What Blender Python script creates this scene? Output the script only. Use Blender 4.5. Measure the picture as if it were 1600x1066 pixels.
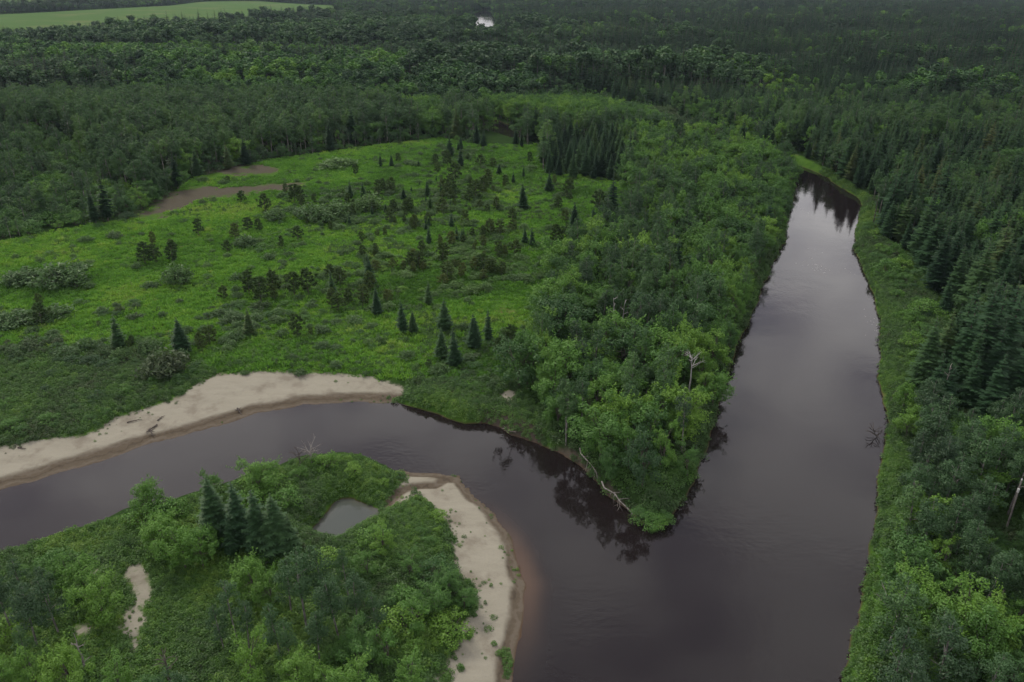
import bpy, math, random
import numpy as np
from mathutils import Vector

# ------------------------------------------------------------------ clearing, camera, sky, sun, exposure
for o in list(bpy.data.objects):
    bpy.data.objects.remove(o)
S = bpy.context.scene
COL = S.collection
rng = np.random.default_rng(7)
random.seed(7)

CAM_H = 75.0
PITCH = math.radians(24.73)
FPX = 1244.0
cam_d = bpy.data.cameras.new('camera')
cam_d.sensor_width = 36.0
cam_d.lens = 36.0 * FPX / 1600.0
cam_d.clip_start = 0.5
cam_d.clip_end = 30000.0
cam = bpy.data.objects.new('camera', cam_d)
COL.objects.link(cam)
cam.location = (0, 0, CAM_H)
cam.rotation_euler = (math.pi / 2 - PITCH, 0, 0)
S.camera = cam

SUN_EL, SUN_AZ = math.radians(48), math.radians(-40)      # azimuth from +Y, positive to the right
W = bpy.data.worlds.new('World')
S.world = W
W.use_nodes = True
nt = W.node_tree
nt.nodes.clear()


def N(nt, t, **kw):
    n = nt.nodes.new(t)
    for k, v in kw.items():
        setattr(n, k, v)
    return n


def build_world():
    L = nt.links.new
    out = N(nt, 'ShaderNodeOutputWorld')
    bg = N(nt, 'ShaderNodeBackground')
    bg.inputs['Strength'].default_value = 0.10
    sky = N(nt, 'ShaderNodeTexSky')
    sky.sky_type = 'NISHITA'
    sky.sun_disc = False
    sky.sun_elevation = SUN_EL
    sky.sun_rotation = SUN_AZ
    sky.air_density = 1.0
    sky.dust_density = 2.0
    tc = N(nt, 'ShaderNodeTexCoord')
    sep = N(nt, 'ShaderNodeSeparateXYZ')
    L(tc.outputs['Generated'], sep.inputs[0])
    zz = N(nt, 'ShaderNodeMath', operation='MAXIMUM')
    L(sep.outputs['Z'], zz.inputs[0]); zz.inputs[1].default_value = 0.0
    za = N(nt, 'ShaderNodeMath', operation='ADD')
    L(zz.outputs[0], za.inputs[0]); za.inputs[1].default_value = 0.18
    dx = N(nt, 'ShaderNodeMath', operation='DIVIDE'); L(sep.outputs['X'], dx.inputs[0]); L(za.outputs[0], dx.inputs[1])
    dy = N(nt, 'ShaderNodeMath', operation='DIVIDE'); L(sep.outputs['Y'], dy.inputs[0]); L(za.outputs[0], dy.inputs[1])
    cb = N(nt, 'ShaderNodeCombineXYZ'); L(dx.outputs[0], cb.inputs[0]); L(dy.outputs[0], cb.inputs[1])
    n1 = N(nt, 'ShaderNodeTexNoise')
    n1.inputs['Scale'].default_value = 3.1; n1.inputs['Detail'].default_value = 5; n1.inputs['Roughness'].default_value = 0.5
    L(cb.outputs[0], n1.inputs['Vector'])
    r1 = N(nt, 'ShaderNodeValToRGB')                       # cloud deck: thick dark bellies to thin bright parts
    e = r1.color_ramp.elements
    e[0].position = 0.41; e[0].color = (4.6, 4.4, 5.2, 1)
    e[1].position = 0.585; e[1].color = (11.0, 10.7, 10.6, 1)
    L(n1.outputs['Fac'], r1.inputs[0])
    el = N(nt, 'ShaderNodeValToRGB')                       # an overcast sky by height: dim at the very horizon, brightest low down
    q = el.color_ramp.elements
    q[0].position = 0.0; q[0].color = (0.50, 0.50, 0.51, 1)
    q[1].position = 1.0; q[1].color = (0.80, 0.79, 0.79, 1)
    q.new(0.10).color = (0.80, 0.80, 0.80, 1); q.new(0.24).color = (1.12, 1.11, 1.10, 1); q.new(0.50).color = (1.05, 1.04, 1.04, 1)
    L(zz.outputs[0], el.inputs[0])
    ml = N(nt, 'ShaderNodeMix', data_type='RGBA', blend_type='MULTIPLY')
    ml.inputs['Factor'].default_value = 1.0
    L(r1.outputs[0], ml.inputs['A']); L(el.outputs[0], ml.inputs['B'])
    # an overcast deck is brighter where it is thin: nothing of the blue but a little through the gaps
    mx = N(nt, 'ShaderNodeMix', data_type='RGBA')
    mx.inputs['Factor'].default_value = 0.86
    L(sky.outputs[0], mx.inputs['A']); L(ml.outputs['Result'], mx.inputs['B'])
    L(mx.outputs['Result'], bg.inputs['Color'])
    L(bg.outputs[0], out.inputs[0])


build_world()
sun_d = bpy.data.lights.new('sun', 'SUN')
sun_d.energy = 1.5
sun_d.angle = math.radians(13)
sun_d.color = (1.0, 0.95, 0.86)
sun = bpy.data.objects.new('sun', sun_d)
COL.objects.link(sun)
sun.rotation_euler = (math.pi / 2 - SUN_EL, 0, -SUN_AZ + math.pi)
sun.location = (0, 0, 200)

S.view_settings.view_transform = 'Standard'
S.view_settings.look = 'None'
S.view_settings.gamma = 1.0
S.view_settings.use_curve_mapping = False
S.view_settings.exposure = 0.62
S.render.engine = 'CYCLES'
S.cycles.max_bounces = 6
S.cycles.diffuse_bounces = 2
S.cycles.glossy_bounces = 2
S.cycles.transmission_bounces = 3
S.cycles.transparent_max_bounces = 4
S.cycles.volume_bounces = 0
S.cycles.use_denoising = True
S.cycles.caustics_reflective = False
S.cycles.caustics_refractive = False

# ------------------------------------------------------------------ mapping between the ground and the picture
cp, sp = math.cos(PITCH), math.sin(PITCH)


def ground(px, py, z=2.0):
    """the point at height z that the photograph shows at (px, py)"""
    u, v = (px - 800.0) / FPX, (533.0 - py) / FPX
    d = np.array([u, cp + v * sp, -sp + v * cp])
    t = (z - CAM_H) / d[2]
    return np.array([d[0] * t, d[1] * t])


def pix(x, y, z=2.0):
    zz = z - CAM_H
    dep = np.maximum(y * cp - zz * sp, 1e-3)
    up = y * sp + zz * cp
    return 800 + FPX * x / dep, 533 - FPX * up / dep, dep


def gp(poly, z=2.0):
    return np.array([ground(a, b, z) for a, b in poly])


def inside(poly, x, y):
    x = np.asarray(x, float); y = np.asarray(y, float)
    r = np.zeros(x.shape, bool)
    n = len(poly)
    for i in range(n):
        x1, y1 = poly[i]; x2, y2 = poly[(i + 1) % n]
        if y1 == y2:
            continue
        c = ((y1 > y) != (y2 > y)) & (x < (x2 - x1) * (y - y1) / (y2 - y1) + x1)
        r ^= c
    return r


def seg_dist(pts, x, y, closed=True):
    d = np.full(x.shape, 1e12)
    n = len(pts)
    for i in range(n if closed else n - 1):
        ax, ay = pts[i]; bx, by = pts[(i + 1) % n]
        vx, vy = bx - ax, by - ay
        L2 = vx * vx + vy * vy + 1e-9
        t = np.clip(((x - ax) * vx + (y - ay) * vy) / L2, 0, 1)
        d = np.minimum(d, (x - ax - t * vx) ** 2 + (y - ay - t * vy) ** 2)
    return np.sqrt(d)


def sdist(poly, x, y):
    """signed distance in metres, positive inside"""
    return np.where(inside(poly, x, y), 1, -1) * seg_dist(poly, x, y)


def sstep(a, b, v):
    t = np.clip((v - a) / (b - a), 0, 1)
    return t * t * (3 - 2 * t)


def hash2(i, j, s=0):
    h = (i * 374761393 + j * 668265263 + s * 1442695041).astype(np.int64) & 0xffffffff
    h = ((h ^ (h >> 13)) * 1274126177) & 0xffffffff
    return ((h ^ (h >> 16)) & 0xffff) / 65535.0


def vnoise(x, y, scale, seed=0):
    x = np.asarray(x, float) / scale; y = np.asarray(y, float) / scale
    i = np.floor(x).astype(np.int64); j = np.floor(y).astype(np.int64)
    fx = x - i; fy = y - j
    fx = fx * fx * (3 - 2 * fx); fy = fy * fy * (3 - 2 * fy)
    a = hash2(i, j, seed); b = hash2(i + 1, j, seed); c = hash2(i, j + 1, seed); d = hash2(i + 1, j + 1, seed)
    return (a * (1 - fx) + b * fx) * (1 - fy) + (c * (1 - fx) + d * fx) * fy


def fbm(x, y, scale, seed=0, o=3):
    r = 0; a = 0.5; t = 0
    for k in range(o):
        r = r + a * vnoise(x, y, scale / 2 ** k, seed + k * 17); t += a; a *= 0.5
    return r / t


# ------------------------------------------------------------------ the outlines on the ground (pixels of the photograph, mapped to metres)
RIVER = [(-420, 905), (-150, 812), (0, 765), (67, 746), (152, 719), (189, 710), (236, 691), (287, 679), (371, 656), (405, 644), (473, 632),
         (540, 627), (619, 627), (656, 639), (694, 650), (725, 661), (756, 661), (778, 666), (794, 677), (819, 686), (850, 697), (881, 707),
         (900, 721), (928, 742), (937, 755), (959, 780), (981, 796), (994, 811), (1016, 821), (1034, 822), (1046, 811), (1060, 792), (1072, 774),
         (1085, 752), (1100, 712), (1112, 674), (1122, 625), (1132, 600), (1153, 545), (1162, 519), (1172, 499), (1182, 476), (1192, 448),
         (1212, 402), (1226, 378), (1230, 345), (1240, 312), (1245, 290), (1228, 263), (1190, 248), (1120, 233), (1040, 225), (960, 222), (880, 220), (800, 217),
         (768, 207), (735, 193), (690, 181), (640, 172), (560, 168), (560, 161), (645, 163), (700, 171), (760, 182), (800, 196), (850, 204), (960, 210),
         (1060, 214), (1150, 226), (1205, 240), (1236, 253), (1263, 263), (1290, 275), (1310, 290), (1340, 307), (1347, 321), (1337, 360), (1335, 390),
         (1347, 414), (1361, 448), (1371, 485), (1376, 512), (1374, 553), (1376, 593), (1381, 627), (1386, 661), (1379, 708), (1377, 713), (1372, 750),
         (1374, 807), (1359, 851), (1361, 882), (1350, 915), (1344, 949), (1330, 993), (1330, 1023), (1320, 1057), (1310, 1110), (1290, 1300), (1270, 1600),
         (740, 1600), (770, 1300), (790, 1120), (804, 1066), (807, 1044), (815, 996), (817, 963), (819, 929), (824, 909), (814, 895), (809, 865), (793, 831), (773, 804),
         (746, 774), (729, 753), (719, 738), (675, 736), (641, 733), (614, 729), (574, 713), (540, 709), (466, 716), (432, 733), (371, 750), (324, 767),
         (280, 779), (257, 787), (203, 795), (169, 811), (135, 824), (84, 836), (51, 851), (0, 863), (-160, 915), (-420, 1030)]
FAR_POOL = [(738, 22), (752, 17), (766, 18), (773, 30), (775, 60), (742, 60)]
POND = [(483, 826), (494, 815), (506, 800), (518, 786), (530, 777), (550, 779), (575, 788), (594, 795), (587, 811), (576, 817), (564, 822), (545, 832), (526, 840), (500, 838)]
BEACH = [(-420, 795), (-150, 730), (0, 703), (67, 691), (120, 683), (152, 674), (180, 655), (235, 640), (287, 622), (304, 607), (338, 592), (405, 585), (473, 587),
         (540, 587), (590, 592), (625, 602), (634, 612), (612, 624), (540, 634), (473, 645), (405, 655), (287, 690), (152, 730), (0, 780), (-150, 830), (-420, 930)]
BAR = [(616, 728), (632, 742), (622, 756), (604, 778), (600, 790), (630, 785), (655, 772), (676, 792), (694, 815), (706, 841), (709, 882), (722, 900), (742, 915), (748, 945), (730, 965),
       (714, 975), (722, 1000), (700, 1030), (680, 1060), (675, 1110), (668, 1200), (790, 1200), (812, 1066), (825, 996), (832, 909), (815, 860), (780, 800), (735, 745), (724, 728)]
ISLE_SAND = [(197, 880), (216, 881), (230, 892), (234, 915), (233, 940), (226, 955), (229, 972), (214, 988), (224, 1008), (207, 1024), (203, 1000), (190, 992), (186, 975), (197, 955), (212, 942), (206, 915), (196, 898)]
SAND_B = [(138, 888), (146, 884), (156, 890), (150, 899), (140, 898)]
SAND_C = [(112, 978), (135, 974), (150, 985), (128, 1000)]
SAND_D = [(779, 622), (790, 611), (804, 613), (806, 622), (796, 630), (784, 630)]
CUTBANK = [(655, 606), (690, 603), (725, 610), (760, 630), (800, 638), (842, 668), (852, 690), (900, 705), (938, 744), (965, 770), (1004, 804), (1028, 818), (1026, 826), (1000, 821), (950, 776), (900, 726),
           (845, 701), (790, 680), (752, 655), (742, 640), (700, 622), (660, 616)]
DIRT_A = [(200, 344), (236, 330), (250, 310), (300, 296), (380, 291), (465, 288), (455, 301), (395, 305), (325, 314), (292, 328), (250, 341)]
DIRT_B = [(325, 275), (350, 268), (385, 263), (420, 261), (445, 268), (410, 274), (360, 277)]
DIRT_C = [(1466, 1015), (1478, 1000), (1497, 998), (1522, 1014), (1512, 1036), (1480, 1036)]
MEADOW = [(-300, 400), (0, 382), (90, 364), (200, 346), (265, 312), (300, 285), (420, 252), (560, 232), (690, 216), (740, 226), (850, 226), (848, 272), (930, 276), (975, 290), (990, 318), (962, 350),
          (915, 390), (862, 432), (855, 500), (815, 560), (800, 605), (760, 622), (700, 598), (640, 588), (540, 582), (400, 580), (300, 588), (240, 560), (0, 560), (-300, 600)]
SCRUB = [(-420, 600), (0, 545), (240, 545), (330, 575), (338, 592), (304, 607), (287, 622), (180, 655), (152, 674), (67, 691), (0, 703), (-420, 800)]
VERGE = [(640, 590), (800, 600), (815, 612), (850, 640), (870, 690), (850, 697), (790, 676), (756, 660), (725, 661), (694, 650), (656, 639), (619, 627)]
POINT = [(800, 602), (815, 560), (858, 500), (862, 440), (920, 395), (965, 350), (992, 318), (976, 288), (935, 274), (940, 240), (860, 222), (960, 224), (1040, 228), (1120, 236), (1190, 250), (1228, 264),
         (1246, 290), (1242, 312), (1230, 345), (1228, 378), (1213, 402), (1192, 448), (1172, 499), (1153, 545), (1132, 600), (1112, 674), (1100, 712), (1085, 752), (1060, 792), (1034, 818), (1000, 806),
         (960, 765), (930, 735), (890, 706), (850, 690), (840, 650), (812, 625)]
CLUMP = [(855, 278), (853, 228), (905, 222), (965, 228), (1000, 250), (990, 285), (945, 282), (905, 280)]
STRIP = [(1195, 240), (1236, 253), (1263, 263), (1290, 275), (1310, 290), (1340, 307), (1347, 321), (1337, 360), (1335, 390), (1347, 414), (1361, 448), (1371, 485), (1376, 512), (1374, 553), (1376, 593),
         (1381, 627), (1386, 661), (1379, 708), (1372, 750), (1374, 807), (1359, 851), (1361, 882), (1350, 915), (1344, 949), (1330, 993), (1320, 1057), (1290, 1300),
         (1345, 1300), (1368, 1057), (1392, 1000), (1395, 940), (1400, 880), (1398, 830), (1412, 790), (1412, 740), (1425, 700), (1432, 660), (1420, 620), (1440, 580), (1470, 545), (1478, 500), (1455, 450),
         (1440, 420), (1395, 385), (1372, 355), (1370, 318), (1345, 298), (1310, 275), (1260, 248), (1200, 230)]
ISLAND = [(-420, 1040), (-160, 920), (0, 867), (84, 840), (169, 815), (257, 791), (324, 770), (432, 737), (466, 720), (540, 712), (614, 732), (630, 742), (604, 778), (594, 795), (640, 785), (660, 775), (694, 815), (709, 882),
          (748, 920), (745, 950), (714, 975), (700, 1030), (675, 1110), (660, 1300), (640, 1600), (-420, 1600)]
FIELD = [(-300, 56), (100, 52), (189, 49), (320, 42), (440, 31), (540, 28), (520, 9), (440, 4.5), (400, 2), (324, 2.5), (262, 10), (189, 14), (0, 24), (-300, 32)]
FIELD_B = [(-300, 12), (0, 10), (150, 5), (240, 3), (260, 1.0), (100, 0.5), (-300, 2)]
HILLSIDE = [(-300, 400), (0, 380), (90, 362), (170, 345), (215, 320), (165, 290), (140, 262), (60, 236), (0, 222), (-300, 215)]
VALLEY = [(610, 128), (700, 126), (800, 130), (880, 138), (950, 148), (1020, 168), (1100, 196), (1190, 236), (1120, 232), (1060, 214), (1000, 190), (900, 158), (800, 142), (700, 136), (610, 138)]
BRIGHT_BAND = [(430, 142), (610, 136), (700, 138), (800, 146), (900, 160), (1000, 192), (1060, 216), (960, 212), (850, 204), (760, 184), (700, 173), (690, 212), (655, 216), (640, 190), (560, 175), (470, 160)]

W_RIVER, W_POOL, W_POND = gp(RIVER, 0.3), gp(FAR_POOL, 0.3), gp(POND, 0.2)
SANDS = [gp(p, 0.8) for p in (BEACH, BAR)] + [gp(p, 2.0) for p in (ISLE_SAND, SAND_B, SAND_C, SAND_D)]
W_BEACH, W_BAR = SANDS[0], SANDS[1]
DIRTS = [gp(p) for p in (DIRT_A, DIRT_B, DIRT_C)]
W_CUT = gp(CUTBANK, 1.0)
W_SHOAL = gp([(735, 770), (800, 800), (850, 850), (882, 900), (885, 950), (860, 1000), (835, 1050), (800, 1066), (770, 1000), (780, 900)], 0)
W_MEADOW, W_FIELD, W_FIELD2 = gp(MEADOW), gp(FIELD), gp(FIELD_B)
SH_C = ground(838, 893, 0)
GULLY = gp([(590, 796), (606, 783), (622, 768), (640, 760), (662, 757), (680, 757), (694, 747), (716, 744)], 0.6)
HILL_C = ground(-60, 262)


def water_sd(x, y):
    """metres into the land (positive) from the nearest open water"""
    d = np.maximum(np.maximum(sdist(W_RIVER, x, y), sdist(W_POND, x, y)), sdist(W_POOL, x, y))
    return -d + (fbm(x, y, 5, 3) - 0.5) * 1.6


def land_base(x, y):
    g = np.hypot(x, y)
    z = 2.1 + (fbm(x, y, 40, 11) - 0.5) * 1.2 + (fbm(x, y, 9, 12) - 0.5) * 0.35
    z = z + 11 * np.exp(-(((x - HILL_C[0]) / 70) ** 2 + ((y - HILL_C[1]) / 80) ** 2))
    z = z + sstep(700, 1000, g + (fbm(x, y, 300, 5) - 0.5) * 300) * 0.0 + sstep(500, 2500, g) * (fbm(x, y, 500, 9) - 0.5) * 5
    return z


def height(x, y, full=False):
    x = np.asarray(x, float); y = np.asarray(y, float)
    sd = water_sd(x, y)
    base = land_base(x, y)
    bank = np.where(sd > 0, base * sstep(-0.2, 2.6, sd) + 0.02, np.minimum(0.0, sd * 0.9))
    sb, sr = sdist(W_BEACH, x, y), sdist(W_BAR, x, y)
    sand1 = np.maximum(sb, sr)
    shoal = sstep(-3, 3, sdist(W_SHOAL, x, y))
    b = sstep(-5.0, 0.8, sand1)
    rim = np.where(sb > sr, 3.4, 1.7) + (fbm(x, y, 7, 31) - 0.5) * 1.8
    slope = np.where(sd > 0, 0.05 * sd + 0.32 * sstep(rim - 0.35, rim + 0.25, sd) + 0.5 * sstep(5, 16, sd) + (fbm(x, y, 6, 8) - 0.5) * 0.10 * sstep(2, 5, sd), sd * (0.42 - 0.355 * shoal))
    z = bank * (1 - b) + slope * b
    gd = seg_dist(GULLY, x, y, False)
    z = np.where(sd > 0, z - 0.55 * np.exp(-(gd / 0.8) ** 2), z)
    z = np.where(sd > 0.2, np.maximum(z, 0.05), z)
    if full:
        return z, sd, sand1, rim, gd
    return z


# ------------------------------------------------------------------ materials
def new_mat(name):
    m = bpy.data.materials.new(name)
    m.use_nodes = True
    m.node_tree.nodes.clear()
    return m, m.node_tree, m.node_tree.links.new


def attr(t, name, kind='GEOMETRY'):
    n = N(t, 'ShaderNodeAttribute'); n.attribute_name = name; n.attribute_type = kind
    return n


def mth(t, op, a, b=None, c=None, clamp=False):
    n = N(t, 'ShaderNodeMath', operation=op); n.use_clamp = clamp
    for i, v in enumerate((a, b, c)):
        if v is None:
            continue
        if isinstance(v, (int, float)):
            n.inputs[i].default_value = v
        else:
            t.links.new(v, n.inputs[i])
    return n.outputs[0]


def ramp(t, fac, stops, interp='LINEAR'):
    n = N(t, 'ShaderNodeValToRGB'); r = n.color_ramp; r.interpolation = interp
    while len(r.elements) < len(stops):
        r.elements.new(0.5)
    for e, (p, c) in zip(r.elements, stops):
        e.position = p; e.color = (*c, 1)
    t.links.new(fac, n.inputs[0])
    return n.outputs[0]


def mixc(t, f, a, b, mode='MIX'):
    n = N(t, 'ShaderNodeMix', data_type='RGBA', blend_type=mode)
    for k, v in (('Factor', f), ('A', a), ('B', b)):
        if isinstance(v, (int, float)):
            n.inputs[k].default_value = v
        elif isinstance(v, tuple):
            n.inputs[k].default_value = (*v, 1)
        else:
            t.links.new(v, n.inputs[k])
    return n.outputs['Result']


def noise(t, scale, detail=4, rough=0.55, vec=None, out='Fac'):
    n = N(t, 'ShaderNodeTexNoise')
    n.inputs['Scale'].default_value = scale; n.inputs['Detail'].default_value = detail; n.inputs['Roughness'].default_value = rough
    if vec is not None:
        t.links.new(vec, n.inputs['Vector'])
    return n.outputs[out]


def rng_map(t, v, a, b, c=0.0, d=1.0):
    n = N(t, 'ShaderNodeMapRange'); n.interpolation_type = 'SMOOTHSTEP'
    t.links.new(v, n.inputs[0])
    for i, k in enumerate((a, b, c, d)):
        n.inputs[i + 1].default_value = k
    return n.outputs[0]


def leaf_mat(name, stops, transl=0.25, gloss=0.04):
    """foliage: the colour runs over one ramp by the plant's own tint and by each leaf's own variation"""
    m, t, L = new_mat(name)
    tint = attr(t, 'tint', 'INSTANCER').outputs['Fac']
    var = attr(t, 'var').outputs['Fac']
    v = mth(t, 'ADD', tint, mth(t, 'MULTIPLY', mth(t, 'SUBTRACT', var, 0.5), 0.24), clamp=True)
    c = ramp(t, v, stops)
    d = N(t, 'ShaderNodeBsdfDiffuse'); L(c, d.inputs['Color'])
    tr = N(t, 'ShaderNodeBsdfTranslucent'); L(mixc(t, 1.0, c, (1.0, 1.05, 0.6), 'MULTIPLY'), tr.inputs['Color'])
    mx = N(t, 'ShaderNodeMixShader'); mx.inputs[0].default_value = transl
    L(d.outputs[0], mx.inputs[1]); L(tr.outputs[0], mx.inputs[2])
    g = N(t, 'ShaderNodeBsdfGlossy'); g.inputs['Roughness'].default_value = 0.5
    g.inputs['Color'].default_value = (0.7, 0.7, 0.62, 1)
    m2 = N(t, 'ShaderNodeMixShader'); m2.inputs[0].default_value = gloss
    L(mx.outputs[0], m2.inputs[1]); L(g.outputs[0], m2.inputs[2])
    o = N(t, 'ShaderNodeOutputMaterial'); L(m2.outputs[0], o.inputs[0])
    return m


def bark_mat(name, a, b, scale=3.0):
    m, t, L = new_mat(name)
    tc = N(t, 'ShaderNodeTexCoord')
    mp = N(t, 'ShaderNodeMapping'); mp.inputs['Scale'].default_value = (1, 1, 0.35)
    L(tc.outputs['Object'], mp.inputs[0])
    c = ramp(t, noise(t, scale, 5, 0.65, mp.outputs[0]), [(0.35, a), (0.62, b)])
    p = N(t, 'ShaderNodeBsdfPrincipled'); p.inputs['Roughness'].default_value = 0.9
    L(c, p.inputs['Base Color'])
    o = N(t, 'ShaderNodeOutputMaterial'); L(p.outputs[0], o.inputs[0])
    return m


M_SPRUCE = leaf_mat('spruce_needles', [(0.0, (0.016, 0.038, 0.020)), (0.45, (0.030, 0.068, 0.029)), (0.8, (0.050, 0.098, 0.034)), (1.0, (0.090, 0.110, 0.042))], 0.06, 0.02)
M_PINE = leaf_mat('pine_needles', [(0.0, (0.040, 0.078, 0.030)), (0.5, (0.066, 0.112, 0.036)), (1.0, (0.115, 0.150, 0.046))], 0.2, 0.02)
M_BROAD = leaf_mat('broad_leaves', [(0.0, (0.024, 0.064, 0.026)), (0.35, (0.042, 0.116, 0.026)), (0.7, (0.074, 0.185, 0.024)), (1.0, (0.128, 0.255, 0.028))], 0.22)
M_ASPEN = leaf_mat('aspen_leaves', [(0.0, (0.026, 0.062, 0.027)), (0.5, (0.042, 0.104, 0.033)), (1.0, (0.080, 0.165, 0.036))], 0.2)
M_WILLOW = leaf_mat('willow_leaves', [(0.0, (0.060, 0.085, 0.042)), (0.45, (0.066, 0.132, 0.046)), (1.0, (0.104, 0.195, 0.052))], 0.25)
M_GRASS = leaf_mat('grass_blades', [(0.0, (0.060, 0.140, 0.028)), (0.45, (0.120, 0.275, 0.042)), (0.8, (0.185, 0.350, 0.050)), (1.0, (0.26, 0.36, 0.085))], 0.3, 0.02)
M_HERB = leaf_mat('herb_leaves', [(0.0, (0.044, 0.062, 0.024)), (0.3, (0.042, 0.100, 0.024)), (0.7, (0.072, 0.170, 0.024)), (1.0, (0.135, 0.240, 0.030))], 0.3)
M_BARK = bark_mat('grey_brown_bark', (0.035, 0.028, 0.022), (0.11, 0.095, 0.078))
M_WHITEBARK = bark_mat('white_bark', (0.05, 0.046, 0.04), (0.24, 0.225, 0.20), 2.0)
M_BIRCH = bark_mat('birch_bark', (0.20, 0.19, 0.17), (0.50, 0.48, 0.45), 2.0)
M_DEADWOOD = bark_mat('bleached_wood', (0.10, 0.09, 0.08), (0.30, 0.275, 0.245), 2.5)
M_BLEACHED = bark_mat('sun_bleached_wood', (0.26, 0.25, 0.23), (0.50, 0.48, 0.45), 2.5)
M_DARKWOOD = bark_mat('dark_wet_wood', (0.030, 0.024, 0.020), (0.085, 0.068, 0.055), 2.5)


def ground_mat():
    m, t, L = new_mat('ground')
    tc = N(t, 'ShaderNodeTexCoord'); P = tc.outputs['Object']
    nbig = noise(t, 0.045, 4, 0.55, P); nmid = noise(t, 0.35, 5, 0.6, P); nfine = noise(t, 1.7, 5, 0.65, P)
    jit = mth(t, 'MULTIPLY', mth(t, 'SUBTRACT', noise(t, 0.5, 6, 0.7, P), 0.5), 5.0)
    grass = mixc(t, nbig, (0.048, 0.105, 0.016), (0.066, 0.128, 0.020))
    grass = mixc(t, rng_map(t, nmid, 0.40, 0.68), grass, (0.040, 0.090, 0.016))
    grass = mixc(t, rng_map(t, nfine, 0.55, 0.78), grass, (0.090, 0.140, 0.030))
    grass = mixc(t, rng_map(t, noise(t, 0.09, 5, 0.6, P), 0.60, 0.70), grass, (0.100, 0.115, 0.035))
    floor_ = mixc(t, nmid, (0.014, 0.028, 0.010), (0.030, 0.058, 0.016))
    c = mixc(t, rng_map(t, mth(t, 'ADD', attr(t, 'meadow').outputs['Fac'], jit), -1.5, 1.5), floor_, grass)
    fm = N(t, 'ShaderNodeMapping'); fm.inputs['Scale'].default_value = (0.004, 0.05, 1); fm.inputs['Rotation'].default_value = (0, 0, 0.12); L(P, fm.inputs[0])
    field = mixc(t, noise(t, 1.0, 5, 0.6, fm.outputs[0]), (0.048, 0.098, 0.032), (0.088, 0.138, 0.046))
    field = mixc(t, rng_map(t, noise(t, 0.012, 4, 0.6, P), 0.5, 0.66), field, (0.098, 0.128, 0.052))
    c = mixc(t, rng_map(t, attr(t, 'field').outputs['Fac'], -4, 4), c, field)
    dirt = mixc(t, nfine, (0.052, 0.042, 0.034), (0.100, 0.084, 0.069))
    c = mixc(t, rng_map(t, mth(t, 'ADD', mth(t, 'MULTIPLY', attr(t, 'dirt').outputs['Fac'], 0.6), mth(t, 'MULTIPLY', mth(t, 'SUBTRACT', noise(t, 0.14, 6, 0.75, P), 0.46), 20.0)), -0.6, 2.6, 0.0, 0.92), c, dirt)
    mud = mixc(t, nfine, (0.040, 0.033, 0.024), (0.088, 0.075, 0.058))
    c = mixc(t, rng_map(t, mth(t, 'ADD', attr(t, 'cut').outputs['Fac'], mth(t, 'MULTIPLY', jit, 0.6)), -0.6, 0.5), c, mud)
    # dry sand with faint wind streaks and a scatter of debris
    mp = N(t, 'ShaderNodeMapping'); mp.inputs['Scale'].default_value = (0.5, 1.6, 1.0); mp.inputs['Rotation'].default_value = (0, 0, 0.35); L(P, mp.inputs[0])
    sand = mixc(t, noise(t, 0.5, 5, 0.6, mp.outputs[0]), (0.205, 0.190, 0.147), (0.282, 0.264, 0.209))
    sand = mixc(t, rng_map(t, noise(t, 2.2, 6, 0.75, P), 0.60, 0.74, 0, 0.7), sand, (0.140, 0.120, 0.090))
    sand = mixc(t, rng_map(t, noise(t, 5.0, 5, 0.7, P), 0.66, 0.74, 0, 0.8), sand, (0.085, 0.070, 0.048))
    sand = mixc(t, rng_map(t, noise(t, 0.22, 5, 0.6, P), 0.48, 0.68, 0, 0.65), sand, (0.145, 0.124, 0.096))
    wetn = mth(t, 'ADD', attr(t, 'wet').outputs['Fac'], mth(t, 'MULTIPLY', jit, 0.12))
    wet = mixc(t, nfine, (0.072, 0.058, 0.042), (0.105, 0.086, 0.062))
    wv = mth(t, 'SINE', mth(t, 'ADD', mth(t, 'MULTIPLY', attr(t, 'shore').outputs['Fac'], 2.6), mth(t, 'MULTIPLY', noise(t, 0.30, 5, 0.65, P), 12.0)))
    wet = mixc(t, rng_map(t, wv, 0.40, 1.0, 0, 0.45), wet, (0.135, 0.115, 0.090))
    wet = mixc(t, rng_map(t, wv, -0.75, -1.0, 0, 0.5), wet, (0.045, 0.036, 0.027))
    wf = rng_map(t, wetn, -0.55, 0.45)
    sand = mixc(t, wf, sand, wet)
    sf = rng_map(t, mth(t, 'ADD', attr(t, 'sand').outputs['Fac'], mth(t, 'MULTIPLY', jit, 0.8)), -0.5, 0.5)
    c = mixc(t, sf, c, sand)
    bed = mixc(t, nmid, (0.05, 0.034, 0.022), (0.09, 0.06, 0.04))
    c = mixc(t, rng_map(t, attr(t, 'shore').outputs['Fac'], 0.35, -0.1), c, bed)
    p = N(t, 'ShaderNodeBsdfPrincipled')
    L(c, p.inputs['Base Color'])
    p.inputs['Roughness'].default_value = 0.95
    p.inputs['Specular IOR Level'].default_value = 0.0
    b = N(t, 'ShaderNodeBump'); b.inputs['Strength'].default_value = 0.5; b.inputs['Distance'].default_value = 0.25
    L(nfine, b.inputs['Height']); L(b.outputs[0], p.inputs['Normal'])
    o = N(t, 'ShaderNodeOutputMaterial'); L(p.outputs[0], o.inputs[0])
    return m


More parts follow.
